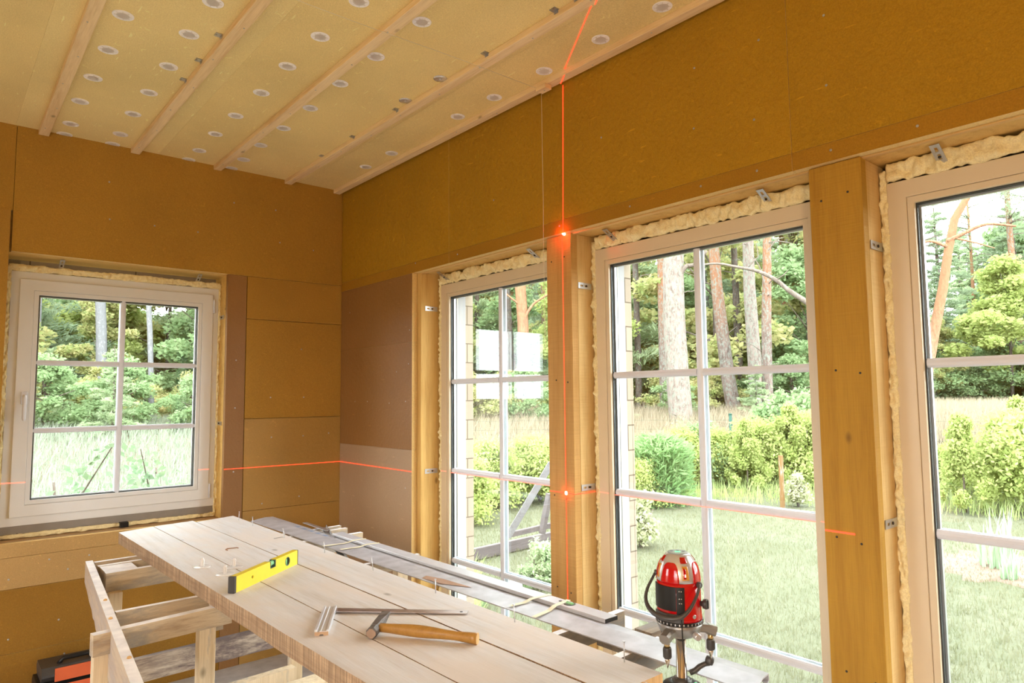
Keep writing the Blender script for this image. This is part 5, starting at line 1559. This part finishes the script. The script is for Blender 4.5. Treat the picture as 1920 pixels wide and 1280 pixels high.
# ---- prototypes
LM = {
    'lime': leaf_mat('lime_leaves', (.44, .55, .16), (.66, .72, .31), .5),
    'green': leaf_mat('green_leaves', (.28, .44, .20), (.50, .63, .34), .5),
    'vivid': leaf_mat('vivid_leaves', (.26, .48, .18), (.48, .66, .32), .5),
    'mix': leaf_mat('autumn_tinged_leaves', (.42, .56, .20), (.76, .64, .34), .5),
    'needle': leaf_mat('pine_needles', (.30, .42, .25), (.48, .58, .38), .4),
    'pale': leaf_mat('pale_needles', (.40, .54, .28), (.62, .72, .46), .45),
    'blue': leaf_mat('iris_leaves', (.40, .60, .38), (.60, .74, .50), .4),
}
BK = {
    'lichen': bark_mat('lichen_covered_bark', (.20, .15, .13), (.42, .33, .29), (.56, .60, .50), .52),
    'pine': bark_mat('scots_pine_bark', (.14, .10, .09), (.30, .22, .19), (.50, .54, .46), .45, upper=(.62, .30, .17), zsplit=(2.6, 5.0)),
    'red': bark_mat('orange_pine_bark', (.34, .18, .12), (.68, .36, .22), None, 0, upper=(.80, .42, .24), zsplit=(2, 6)),
    'dark': bark_mat('dark_bark', (.09, .07, .06), (.20, .15, .13), (.40, .46, .38), .35),
    'birch': bark_mat('birch_bark', (.22, .21, .21), (.48, .48, .50), (.46, .46, .48), .8),
    'twig': bark_mat('grey_twigs', (.20, .16, .13), (.34, .28, .24)),
}


def ell_points(n, c, r, shell=.55):
    d = rng.normal(size=(n, 3)); d /= np.linalg.norm(d, axis=1)[:, None]
    rad = (shell + (1 - shell) * rng.random(n)) ** 1.0
    return np.array(c) + d * rad[:, None] * np.array(r)


def clumps(n, blobs, per_shell=.5):
    w = np.array([b_[1][0] * b_[1][2] for b_ in blobs]); w = w / w.sum()
    out = []
    for (c, r), k in zip(blobs, (w * n).astype(int)):
        out.append(ell_points(k, c, r, per_shell))
    return np.concatenate(out)


def root(name):
    o = bpy.data.objects.new(name, None); link(o); WLOC[o.name] = Vector((0, 0, 0)); return o


def set_at(o, p, s=1.0, rz=0.0, sz=None):
    o.location = p; o.rotation_euler = (0, 0, rz); o.scale = (s, s, sz if sz else s); return o


def clone(o):
    c = o.copy(); COL.objects.link(c)
    for ch in o.children:
        k = ch.copy(); COL.objects.link(k); k.parent = c
    return c


def make_bush(seed, mat, n=9000, leaf=.07, h=1.0, w=1.0, name='garden_shrub'):
    rr = np.random.default_rng(seed); o = root(name)
    blobs = []
    for k in range(26):
        a = rr.uniform(0, 6.28); q = rr.uniform(0, .8) * w * .5; z = rr.uniform(.12, .88) * h
        s_ = (1.05 - abs(z / h - .4)) * .30 * w * rr.uniform(.6, 1.1)
        blobs.append(((math.cos(a) * q * (1.1 - z / h * .6), math.sin(a) * q * (1.1 - z / h * .6), z), (s_, s_, s_ * .8)))
    P_ = clumps(n, blobs, .12) + rr.normal(size=(1, 3)) * 0; P_ = P_ + rr.normal(size=P_.shape) * .035 * w; P_ = P_[P_[:, 2] > .01]
    leaf_mesh('foliage', P_, leaf, o, mat, 1.8)
    mb = MB()
    for k in range(6):
        a = k * 1.05; mb.tube([(0, 0, 0), (math.cos(a) * .1 * w, math.sin(a) * .1 * w, h * .35), (math.cos(a) * .25 * w, math.sin(a) * .25 * w, h * .7)], [.018, .012, .004], 6)
    mb.build('stem', BK['twig'], o, base=True).location = (0, 0, 0)
    return o


def fix_local(o):
    pass


def make_thuja(seed, mat, h=1.5, n=9000, name='young_thuja'):
    rr = np.random.default_rng(seed); o = root(name); blobs = []
    for k in range(46):
        z = rr.uniform(.06, .97) * h; rad = .34 * h * (1 - z / h) ** .75 * rr.uniform(.45, 1.0); a = rr.uniform(0, 6.28)
        blobs.append(((math.cos(a) * rad, math.sin(a) * rad, z), (.085 * h, .085 * h, .10 * h)))
    P_ = clumps(n, blobs, .3)
    leaf_mesh('foliage', P_, .055, o, mat, 1.6, upbias=.7)
    mb = MB(); mb.tube([(0, 0, 0), (0.01, 0, h * .5), (0, 0, h * .92)], [.022, .014, .005], 7); mb.build('trunk', BK['twig'], o).location = (0, 0, 0)
    return o


def make_conifer(seed, mat, h=6.0, n=14000, spread=.26, name='young_conifer', bark='dark', dead=.0, leaf=.13, crown0=.08):
    """trunk with whorls of drooping needle-clad branches"""
    rr = np.random.default_rng(seed); o = root(name)
    mb = MB(); mb.tube([(0, 0, -.3), (.02 * h * rr.uniform(-1, 1), .01, h * .5), (0, 0, h)], [.018 * h, .012 * h, .003 * h], 9)
    mb.build('trunk', BK[bark], o).location = (0, 0, -.3)
    tb = MB(); C_ = []; D_ = []
    nb = int(70 * (h / 6) ** .4)
    for k in range(nb):
        z = h * (crown0 + (1 - crown0) * (k + rr.uniform(0, 1)) / nb * .97); L_ = spread * h * (1 - (z / h)) ** .8 * rr.uniform(.55, 1.15) + .10
        a = rr.uniform(0, 6.28); dz = rr.uniform(-.25, .25)
        ex, ey = math.cos(a), math.sin(a)
        tip = (ex * L_, ey * L_, z + dz * L_)
        if k % 2 == 0: tb.tube([(0, 0, z), (ex * L_ * .5, ey * L_ * .5, z + dz * L_ * .5 - .03), tip], [.006 * h * .5, .004 * h * .4, .002], 4)
        m_ = int(n / nb * (.4 + 1.2 * L_ / (spread * h)))
        t_ = rr.uniform(.15, 1.05, m_)
        off = rr.normal(size=(m_, 3)) * np.array([.10, .10, .06]) * (L_ * .9 + .1) * (1.15 - t_[:, None] * .5)
        C_.append(np.array([0, 0, z]) + t_[:, None] * (np.array(tip) - np.array([0, 0, z])) + off)
        D_.append(np.tile(np.array([ex, ey, .25 + dz]), (m_, 1)) + rr.normal(size=(m_, 3)) * .5)
    tb.build('branches', BK['twig'], o); o.children[-1].location = o.children[-1].location
    leaf_mesh('foliage', np.concatenate(C_), leaf, o, mat, 5.0, dirs=np.concatenate(D_))
    return o


def make_pine(seed, h=15.0, bark='pine', name='forest_pine', crown=.55, n=9000, rad=.20, mat='needle'):
    """tall bare trunk, dead twigs, needle tufts high up"""
    rr = np.random.default_rng(seed); o = root(name)
    bx, by = rr.uniform(-.5, .5, 2)
    path = [Vector((bx * math.sin(t_ * 2.5), by * math.sin(t_ * 2.1), -.4 + t_ * h)) for t_ in np.linspace(0, 1, 9)]
    p0 = path[0].copy(); path = [Vector((p.x - p0.x, p.y - p0.y, p.z)) for p in path]
    mb = MB(); mb.tube(path, [rad * (1.25 if i == 0 else 1) * (1 - .72 * i / 8) for i in range(9)], 14)
    tk = mb.build('trunk', BK[bark], o)
    tb = MB()
    for k in range(16):
        z = h * rr.uniform(.14, crown); a = rr.uniform(0, 6.28); L_ = rr.uniform(.4, 1.8)
        c = path[min(8, int(z / h * 8))]
        e = Vector((math.cos(a), math.sin(a), rr.uniform(-.3, .5)))
        p = Vector((c.x, c.y, z)); tb.tube([p, p + e * L_ * .5 + Vector((0, 0, .1)), p + e * L_ + Vector((0, 0, rr.uniform(-.2, .3)))], [.028, .016, .006], 5)
    C_ = []
    for k in range(34):
        z = h * rr.uniform(crown, 1.02); a = rr.uniform(0, 6.28); L_ = rr.uniform(.5, 2.6) * (1.15 - abs(z / h - .75))
        c = path[min(8, int(z / h * 8))]; e = Vector((math.cos(a), math.sin(a), rr.uniform(0, .5)))
        p = Vector((c.x, c.y, min(z, h))); q_ = p + e * L_
        tb.tube([p, p + e * L_ * .5, q_], [.04, .02, .008], 5)
        m_ = int(n / 34); t_ = rr.uniform(.4, 1.1, m_)[:, None]
        C_.append(np.array(p) + t_ * np.array(e * L_) + rr.normal(size=(m_, 3)) * np.array([.38, .38, .20]))
    tb.build('branches', BK['twig'], o)
    leaf_mesh('foliage', np.concatenate(C_), .15, o, LM[mat], 5.5)
    return o


def make_leafy(seed, mat, h=5.0, w=3.0, n=16000, leaf=.12, name='leafy_sapling', bark='dark'):
    rr = np.random.default_rng(seed); o = root(name); blobs = []; tb = MB()
    for k in range(40):
        z = rr.uniform(.10, 1.0) * h; rad = w * .5 * math.sin(math.pi * min(.97, (z / h) * .85 + .12)) * rr.uniform(.2, 1.0); a = rr.uniform(0, 6.28)
        c = (math.cos(a) * rad, math.sin(a) * rad, z); s_ = w * rr.uniform(.10, .19)
        blobs.append((c, (s_, s_, s_ * .55)))
        if k % 3 == 0: tb.tube([(0, 0, z * .7), (c[0] * .5, c[1] * .5, z * .85), c], [.02, .012, .004], 5)
    leaf_mesh('foliage', clumps(n, blobs, .25), leaf, o, mat, 1.7, flat=.5)
    mb = MB(); mb.tube([(0, 0, -.3), (rr.uniform(-.1, .1), .05, h * .5), (0, 0, h * .9)], [.05, .035, .01], 8); mb.build('trunk', BK[bark], o)
    tb.build('branches', BK['twig'], o)
    return o


# ---- shrubs and small things at the lawn edge
def P3(px, dist, z=None):
    p = heading(px, dist); p.z = ground_z(p.x, p.y) - .02 if z is None else z; return p


sh = make_bush(1, LM['lime'], 15000, .05, 1.0, 1.15)
tag(set_at(sh, P3(1165, 13.5), 1.25), 'yellow-green garden shrub at the left edge of the middle tall window', 'shrub', 'shrubs along the lawn edge')
shr = [(1185, 12.4, .9, 'low yellow-green shrub at the foot of the lush plant clump'), (1290, 14.8, 1.25, 'yellow-green shrub just left of the middle glazing bar'), (1352, 15.0, 1.2, 'yellow-green shrub right of the middle glazing bar'),
       (1425, 15.2, 1.4, 'broad yellow-green shrub between the green post and the wooden stake'), (1500, 15.4, 1.5, 'yellow-green shrub behind the wooden stake'),
       (1760, 15.0, .95, 'low shrub to the left of the young thuja'), (1915, 14.2, 1.7, 'bright bushy shrub at the right edge of the photo'), (870, 11.0, 1.1, 'shrub beyond the left part of the first tall window'), (915, 12.5, 1.3, 'rounded shrub behind the first tall window'), (1010, 13.0, 1.3, 'shrub behind the diagonal timber brace')]
for (px, d, s, lab) in shr:
    o = clone(sh); tag(set_at(o, P3(px, d), s, px * .7, s * 1.05), lab, 'shrub', 'shrubs along the lawn edge')
shg = make_bush(5, LM['green'], 9000, .075, 1.1, 1.2)
tag(set_at(shg, P3(1315, 15.2), 1.25), 'darker green shrub behind the lawn-edge row, left of the green post', 'shrub')
o = clone(shg); tag(set_at(o, P3(1475, 17.0), 1.6, 2.1), 'darker green shrub near the forest, right of the wooden stake', 'shrub')
th = make_thuja(3, LM['lime'])
tag(set_at(th, P3(1797, 13.6), 1.0, 0, 1.07), 'slim pointed young thuja on the lawn edge in the right window', 'shrub')
for (px, d, s, lab) in ((1396, 14.4, .95, 'pointed young thuja rising above the shrubs right of the green post'), (1478, 15.0, 1.1, 'pointed young thuja behind the wooden stake'), (1905, 15.8, 1.1, 'young thuja behind the shrub at the right edge')):
    o = clone(th); tag(set_at(o, P3(px, d), s, px), lab, 'shrub')
# lush clump of long-leaved perennials
o = root('perennial_clump'); n_ = 5200
r2 = np.sqrt(rng.random(n_)) * .62; a2 = rng.uniform(0, 6.28, n_); hz = rng.uniform(0, 1.0, n_) ** .8 * 1.25 * (1 - (r2 / .95) ** 2 * .4)
leaf_mesh('foliage', np.stack([np.cos(a2) * r2, np.sin(a2) * r2, hz], 1), .17, o, LM['vivid'], 5.0, dirs=np.stack([np.cos(a2), np.sin(a2), np.full(n_, .5)], 1) + rng.normal(size=(n_, 3)) * .35)
mb = MB()
for k in range(24):
    a = k * 2.4; q_ = .5 * math.sqrt((k + .5) / 24); mb.tube([(math.cos(a) * q_, math.sin(a) * q_, 0), (math.cos(a) * q_ * 1.15, math.sin(a) * q_ * 1.15, 1.15 - q_ * .4)], .006, 5)
mb.build('stem', LM['green'], o)
tag(set_at(o, P3(1228, 12.9), 1.05), 'lush bright green clump of tall narrow-leaved perennials', 'plant')
# pale perennial in front of it
pb = make_bush(8, leaf_mat('pale_flower_leaves', (.45, .52, .24), (.70, .68, .50), .4), 2600, .07, .8, .7, name='flowering_perennial')
tag(set_at(pb, P3(1196, 9.2), .95), 'pale flowering perennial on the lawn by the left edge of the middle window', 'plant')
o = clone(pb); tag(set_at(o, P3(1488, 13.2), .8, 1.0), 'pale yellow plant beside the foot of the wooden stake', 'plant')
# wooden stake and fence posts
p = P3(1459, 12.9)
mb = MB(); mb.beam(p - Vector((0, 0, .1)), p + Vector((.0, 0, .93)), .085, .055, up=(0, 1, 0), bev=.008)
tag(mb.build('wooden_stake', wood('stake_wood', (.19, .10, .03), (.12, .055, .015), 'z', weather=.2), None), 'square wooden stake standing upright in the lawn', 'stake')
gp = plain('green_painted_post', (.004, .055, .035), .6)
for (px, d, top, lab) in ((1368, 17.0, 1.12, 'green metal fence post behind the shrubs in the middle window'), (224, 15.0, .78, 'green metal fence post behind the glazing bar of the small window')):
    p = P3(px, d); mb = MB(); mb.tube([p - Vector((0, 0, .2)), p + Vector((0, 0, top))], .035, 10)
    mb.lathe([(.038, 0), (.038, .02), (.02, .03)], p + Vector((0, 0, top)), (0, 0, 1), 10)
    tag(mb.build('fence_post', gp, None), lab, 'post')
# wire netting along the fence
t = thing('wire_fence', P3(1600, 17.0), 'fine wire netting fence crossing the pale meadow', 'fence')
mb = MB(); ang = np.radians(np.arange(34, 84, .22)); last = None
for i, a in enumerate(ang):
    x = CAM.x + 17.0 * math.sin(a); y = CAM.y + 17.0 * math.cos(a); z = ground_z(x, y)
    mb.beam((x, y, z), (x, y, z + 1.0), .003, .003)
mb.build('upright_wires', gp, t, fix=False)['kind'] = 'stuff'
mb = MB()
for h_ in (.15, .35, .55, .75, .97):
    pl_ = []
    for a in ang[::4]:
        x = CAM.x + 17.0 * math.sin(a); y = CAM.y + 17.0 * math.cos(a); pl_.append((x, y, ground_z(x, y) + h_))
    mb.tube(pl_, .0018, 4)
mb.build('level_wires', gp, t, fix=False)['kind'] = 'stuff'

# planting bed with iris, right window
p = P3(1858, 9.6, None)
vs = [(p.x, p.y, p.z + .05)]; fs = []
lat2 = RGT.to_2d().to_3d(); 
for k in range(40):
    a = 2 * math.pi * k / 40; r_ = 1 + .18 * math.sin(k * 1.7)
    q_ = p + Vector((math.cos(a) * .75 * r_, math.sin(a) * .75 * r_, 0)); vs.append((q_.x, q_.y, p.z + .035)); 
for k in range(40):
    a = 2 * math.pi * k / 40; q_ = Vector(vs[1 + k]); d_ = (q_ - p); vs.append((p.x + d_.x * 1.12, p.y + d_.y * 1.12, p.z - .05))
for k in range(40):
    j = (k + 1) % 40; fs += [(0, 1 + k, 1 + j), (1 + k, 41 + k, 41 + j, 1 + j)]
mb = MB(); mb.add(vs, fs, 0, True)
tag(mb.build('planting_bed', fibreboard('bark_mulch', (.17, .11, .085), dimple=1.0, fleck=.6), None), 'brown mulched planting bed in the lawn beyond the right window', 'flower bed')
o = root('iris'); n_ = 46
a2 = rng.uniform(0, 6.28, n_); r2 = np.sqrt(rng.random(n_)) * .16
blade_mesh('leaves', np.stack([np.cos(a2) * r2, np.sin(a2) * r2, np.zeros(n_)], 1), .62, .035, o, LM['blue'], .35)
tag(set_at(o, P3(1850, 9.5), 1.0), 'clump of sword-shaped iris leaves growing in the mulched bed', 'plant')
o2 = clone(o); tag(set_at(o2, P3(1868, 9.0), .5, 1.0), 'short iris clump at the near side of the mulched bed', 'plant')

# dark timber frame outside the first tall window
t = thing('timber_structure', (3.6, 2.65, -.42), 'dark wet timber frame with a slanting brace lying on the grass outside', 'timber frame')
dw = wood('dark_timber', (.10, .08, .08), (.05, .04, .04), 'x', knots=False)
mb = MB(); mb.beam((2.75, 2.60, -.345), (4.75, 2.74, -.345), .06, .14); mb.build('ground_beam', dw, t, bevel=.004)
q0 = at(952, 1006, 7.9); q1 = at(1034, 868, 7.9)
mb = MB(); mb.beam(q0, q1, .05, .075, up=(0, 0, 1)); mb.build('brace', wood('pale_grey_timber', (.16, .15, .155), (.11, .10, .105), 'x', knots=False), t, bevel=.003)
q0 = at(1016, 1000, 8.6); q1 = at(1030, 925, 8.6)
mb = MB(); mb.beam(q0, q1, .06, .07, up=(0, 1, 0)); mb.build('upright', dw, t, bevel=.003)
mb = MB(); mb.beam(at(955, 1002, 8.5), at(1034, 984, 8.7), .06, .06); mb.build('rear_beam', dw, t, bevel=.003)
c = P3(963, 7.1); 
t = thing('garden_lamp', c, 'small white globe garden lamp on the grass by the dark timber frame', 'garden lamp')
mb = MB(); mb.lathe([(.01, .0), (.05, .012), (.072, .045), (.078, .08), (.068, .118), (.04, .145), (.005, .152)], c, (0, 0, 1), 24); mb.build('globe', plain('frosted_globe', (.30, .30, .29), .4), t)
mb = MB(); mb.lathe([(.03, -.01), (.03, .015)], c, (0, 0, 1), 16); mb.build('base', M['dgrey'], t)
gp_ = make_bush(12, LM['pale'], 3500, .05, .55, .6, name='low_herb')
tag(set_at(gp_, P3(1012, 7.3), .95), 'feathery pale herb in front of the dark timber beam', 'plant')
o = clone(gp_); tag(set_at(o, P3(985, 7.2), .5, 1), 'low herb beside the white globe lamp', 'plant')
o = clone(gp_); tag(set_at(o, P3(892, 6.6), .35, 2), 'small white-leaved plant on the grass left of the glazing bar', 'plant')

# apple saplings outside the small window
for (px, d, s, lab) in ((110, 6.2, 1.15, 'young apple tree with sparse leaves at the left of the small window'), (300, 7.0, 1.15, 'young apple tree with a forked stem at the right of the small window')):
    o = root('young_apple_tree'); rr = np.random.default_rng(px)
    tb = MB(); C_ = []
    tb.tube([(0, 0, 0), (.05, .02, .6), (0, .05, 1.2)], [.016, .012, .008], 7)
    for k in range(7):
        a = rr.uniform(0, 6.28); z = rr.uniform(.4, 1.1); L_ = rr.uniform(.4, .9)
        q0 = Vector((0.02, .03, z)); q1 = q0 + Vector((math.cos(a) * L_, math.sin(a) * L_, rr.uniform(.1, .7)))
        tb.tube([q0, q0.lerp(q1, .5) + Vector((0, 0, -.04)), q1], [.008, .006, .003], 5)
        tt = rr.uniform(.2, 1.05, 90)[:, None]; C_.append(np.array(q0) + tt * np.array(q1 - q0) + rr.normal(size=(90, 3)) * .06)
    tb.build('stem', BK['twig'], o); leaf_mesh('foliage', np.concatenate(C_), .055, o, leaf_mat('apple_leaves', (.19, .31, .18), (.36, .46, .28), .5), 1.6)
    tag(set_at(o, P3(px, d), s), lab, 'tree')

# ---- individual trunks that show in the windows
def trunk_tree(path, dist, w0, w1, bark, lab, dead=6, seed=0, extra=None, name='pine_tree'):
    """path: (px, py) points from the foot up; w in pixels"""
    rr = np.random.default_rng(seed)
    P_ = [at(px, py, dist) for (px, py) in path]
    foot = P_[0]; gz = ground_z(foot.x, foot.y) - .2
    P_ = [Vector((foot.x, foot.y, gz))] + P_ if foot.z > gz else P_
    d = (P_[-1] - P_[-2]).normalized(); P_.append(P_[-1] + d * 4.5)
    n_ = len(P_); sc = dist / F_PX * 1.12
    rs_ = [max(.04, (w0 + (w1 - w0) * min(1, i / (n_ - 2))) * sc / 2) for i in range(n_)]
    t = thing(name, (foot.x, foot.y, gz), lab, 'tree')
    mb = MB(); sm_ = [];
    mb.tube(P_, rs_, 18); mb.build('trunk', BK[bark], t)
    tb = MB(); cnt = 0
    for k in range(dead):
        i = rr.integers(1, n_ - 1); f = rr.random(); p = P_[i - 1].lerp(P_[i], f) if i > 0 else P_[0]
        a = rr.uniform(0, 6.28); L_ = rr.uniform(.4, 1.4); e = Vector((math.cos(a), math.sin(a), rr.uniform(-.3, .6)))
        tb.tube([p, p + e * L_ * .5 + Vector((0, 0, .08)), p + e * L_], [.022, .013, .005], 5); cnt += 1
    if extra:
        for ex in extra:
            q_ = [at(a_, b_, dist - .1) for (a_, b_) in ex[0]]
            tb.tube(smooth_path(q_, 4), [ex[1] * sc * (1 - .6 * i / (4 * (len(q_) - 1))) for i in range(4 * (len(q_) - 1) + 1)], 7); cnt += 1
    if cnt: tb.build('branches', BK['twig' if bark != 'red' else 'red'], t)
    top = P_[-1]; C_ = []
    for k in range(26):
        q_ = np.array(top) + rr.normal(size=3) * np.array([1.5, 1.5, 1.2]); C_.append(q_ + rr.normal(size=(150, 3)) * np.array([.4, .4, .2]))
    leaf_mesh('foliage', np.concatenate(C_) - np.array((foot.x, foot.y, gz)), .16, t, LM['needle'], 5.5)
    return t


trunk_tree([(1277, 786), (1270, 700), (1264, 600), (1262, 500), (1266, 440), (1270, 380)], 21, 40, 30, 'lichen', 'thick old pine trunk covered in pale lichen, left half of the middle window', 3, 1, [([(1268, 525), (1285, 500), (1302, 495), (1325, 470)], 5)])
trunk_tree([(1249, 775), (1246, 680), (1243, 560), (1241, 440), (1240, 380)], 25, 20, 15, 'pine', 'reddish pine trunk standing just behind the thick lichen-covered one', 3, 2)
trunk_tree([(1198, 745), (1196, 660), (1193, 560), (1190, 470), (1188, 400)], 27, 11, 9, 'dark', 'slender dark trunk with bare branches at the left of the middle window', 7, 3, [([(1196, 560), (1215, 548), (1237, 540)], 1.2), ([(1193, 530), (1203, 517), (1225, 514)], 1.2)])
trunk_tree([(1378, 782), (1364, 700), (1354, 620), (1344, 540), (1337, 450), (1333, 400)], 24, 25, 15, 'pine', 'dark leaning pine trunk just right of the middle glazing bar', 4, 4)
trunk_tree([(1427, 790), (1418, 720), (1412, 640), (1405, 540), (1402, 440), (1400, 380)], 23.5, 26, 15, 'lichen', 'grey lichened trunk, second from the right in the middle window', 4, 5)
trunk_tree([(1441, 792), (1438, 700), (1437, 600), (1438, 500), (1438, 430), (1440, 380)], 22.5, 19, 11, 'pine', 'straight slim pine with pale bare side branches, right in the middle window', 6, 6, [([(1436, 540), (1424, 500), (1410, 480)], 1.5), ([(1440, 470), (1455, 450), (1470, 445)], 1.3), ([(1441, 455), (1460, 452), (1485, 456)], 1.1)])
trunk_tree([(1478, 740), (1474, 640), (1470, 540), (1466, 440), (1464, 390)], 31, 9, 9, 'pine', 'thin reddish pine far back near the right side of the middle window', 5, 7)
# low crooked bough reaching across the middle window
t = thing('crooked_bough', at(1500, 600, 18.5), 'long crooked bare bough arching across the upper middle window', 'bough')
q_ = [at(*a_, 18.5) for a_ in ((1312, 497), (1345, 494), (1380, 500), (1420, 508), (1455, 525), (1480, 545), (1512, 566), (1560, 600), (1590, 760))]
mb = MB(); mb.tube(smooth_path(q_, 5), [.022 + .0015 * i for i in range(41)], 8); mb.build('limb', BK['twig'], t)
mb = MB(); mb.tube([at(1455, 525, 18.5), at(1470, 515, 18.4), at(1478, 505, 18.4)], [.02, .012, .006], 6)
mb.tube([at(1400, 504, 18.5), at(1422, 480, 18.6), at(1418, 455, 18.6)], [.02, .012, .006], 6); mb.build('twigs', BK['twig'], t)
trunk_tree([(988, 760), (984, 690), (980, 600), (975, 530), (972, 470)], 25, 20, 18, 'red', 'orange-barked pine trunk in the first tall window', 2, 8, [([(982, 600), (1000, 570), (1035, 548)], 3), ([(980, 575), (960, 560), (935, 540), (905, 528)], 2)])
trunk_tree([(962, 760), (958, 690), (954, 610), (950, 540), (948, 490)], 28, 13, 11, 'dark', 'dark trunk left of the orange-barked pine in the first tall window', 5, 9)
trunk_tree([(1022, 740), (1020, 640), (1018, 540), (1016, 480)], 33, 8, 7, 'pine', 'thin trunk at the right side of the first tall window', 3, 10)
trunk_tree([(1733, 755), (1738, 700), (1752, 620), (1768, 540), (1778, 470), (1790, 410), (1812, 372)], 38, 17, 9, 'red', 'curved orange pine leaning right in the right-hand window', 0, 12, [([(1776, 462), (1745, 452), (1715, 460)], 3.0), ([(1776, 452), (1805, 438), (1850, 420), (1905, 424)], 3.6), ([(1790, 446), (1830, 455), (1865, 465)], 1.6)])
trunk_tree([(188, 782), (190, 700), (190, 620), (188, 555), (187, 500)], 27, 15, 13, 'birch', 'thick pale grey trunk left of the bar in the small window', 2, 13, name='pale_tree')
trunk_tree([(284, 782), (283, 700), (281, 620), (278, 555), (276, 500)], 26, 8, 7, 'birch', 'slender white birch trunk right of the bar in the small window', 2, 14, name='birch_tree')
trunk_tree([(68, 780), (70, 700), (69, 620), (72, 550)], 30, 11, 9, 'birch', 'pale trunk at the left edge of the small window', 1, 15, name='pale_tree')
mb = MB(); mb.tube([at(336, 788, 25.5), at(352, 762, 25.5), at(378, 728, 25.5)], [.09, .08, .06], 8)
tag(mb.build('fallen_birch', BK['birch'], None), 'leaning fallen birch stem at the right of the small window', 'tree')

# ---- forest behind: repeated trees, each its own object
def scatter(protos, n, r0, r1, a0, a1, s0, s1, seed, label, cat, group, avoid=1.6):
    rr = np.random.default_rng(seed); placed = []; k = 0; tries = 0
    while k < n and tries < n * 60:
        tries += 1
        a = math.radians(rr.uniform(a0, a1)); r = math.sqrt(rr.uniform(r0 * r0, r1 * r1))
        if math.degrees(a) > 66 and r < 44 and cat == 'tree': continue
        x = CAM.x + r * math.sin(a); y = CAM.y + r * math.cos(a)
        if any((x - p[0]) ** 2 + (y - p[1]) ** 2 < avoid ** 2 for p in placed): continue
        placed.append((x, y)); pr_ = protos[k % len(protos)]
        o = pr_ if k < len(protos) else clone(pr_)
        set_at(o, (x, y, ground_z(x, y) - .05), rr.uniform(s0, s1), rr.uniform(0, 6.28))
        az = math.degrees(a); wn_ = 'small window' if az < 28 else ('first tall window' if az < 45 else ('middle tall window' if az < 66 else 'right-hand tall window'))
        tag(o, label + ' outside the ' + wn_, cat, group + ' outside the ' + wn_); k += 1


pines = [make_pine(21), make_pine(22, bark='dark', rad=.16), make_pine(23, bark='red', rad=.17)]
scatter(pines, 66, 27, 75, -2, 84, .8, 1.25, 5, 'tall straight forest pine', 'tree', 'forest pines', 2.6)
con = [make_conifer(31, LM['needle']), make_conifer(32, LM['pale'], 5.0, 13000)]
scatter(con, 90, 27, 62, -2, 84, 1.2, 2.6, 6, 'dense young conifer of the forest edge', 'tree', 'young conifers', 2.4)
lfy = [make_leafy(41, LM['mix']), make_leafy(42, LM['green'], 4.5, 3.2), make_leafy(43, LM['lime'], 4.0, 2.8)]
scatter(lfy, 90, 24, 50, -2, 84, .8, 2.1, 7, 'leafy sapling in the forest undergrowth', 'tree', 'leafy saplings', 1.9)
und = [make_leafy(51, LM['green'], 1.7, 2.2, 9000, .09, name='forest_shrub'), make_leafy(52, LM['mix'], 1.6, 2.4, 9000, .09, name='forest_shrub'), make_conifer(53, LM['pale'], 2.0, 6000, .3, name='forest_shrub', leaf=.09)]
scatter(und, 64, 20.5, 30, -2, 66, .7, 1.3, 8, 'low forest shrub at the foot of the trees', 'shrub', 'low forest shrubs', 1.3)

far = [make_conifer(61, LM['pale'], 9.0, 15000, .22, name='distant_tree', leaf=.30), make_leafy(62, LM['green'], 8.0, 6.0, 15000, .26, name='distant_tree')]
low = [make_leafy(71, LM['green'], 2.4, 4.6, 9000, .14, name='thicket_bush')]
scatter(low, 34, 46, 56, 62, 86, .9, 1.5, 12, 'low leafy thicket along the far meadow edge', 'shrub', 'thicket bushes', 1.8)
scatter(far, 70, 58, 95, -2, 86, 1.0, 1.9, 9, 'distant tree behind the forest', 'distant tree', 'distant trees', 3.0)
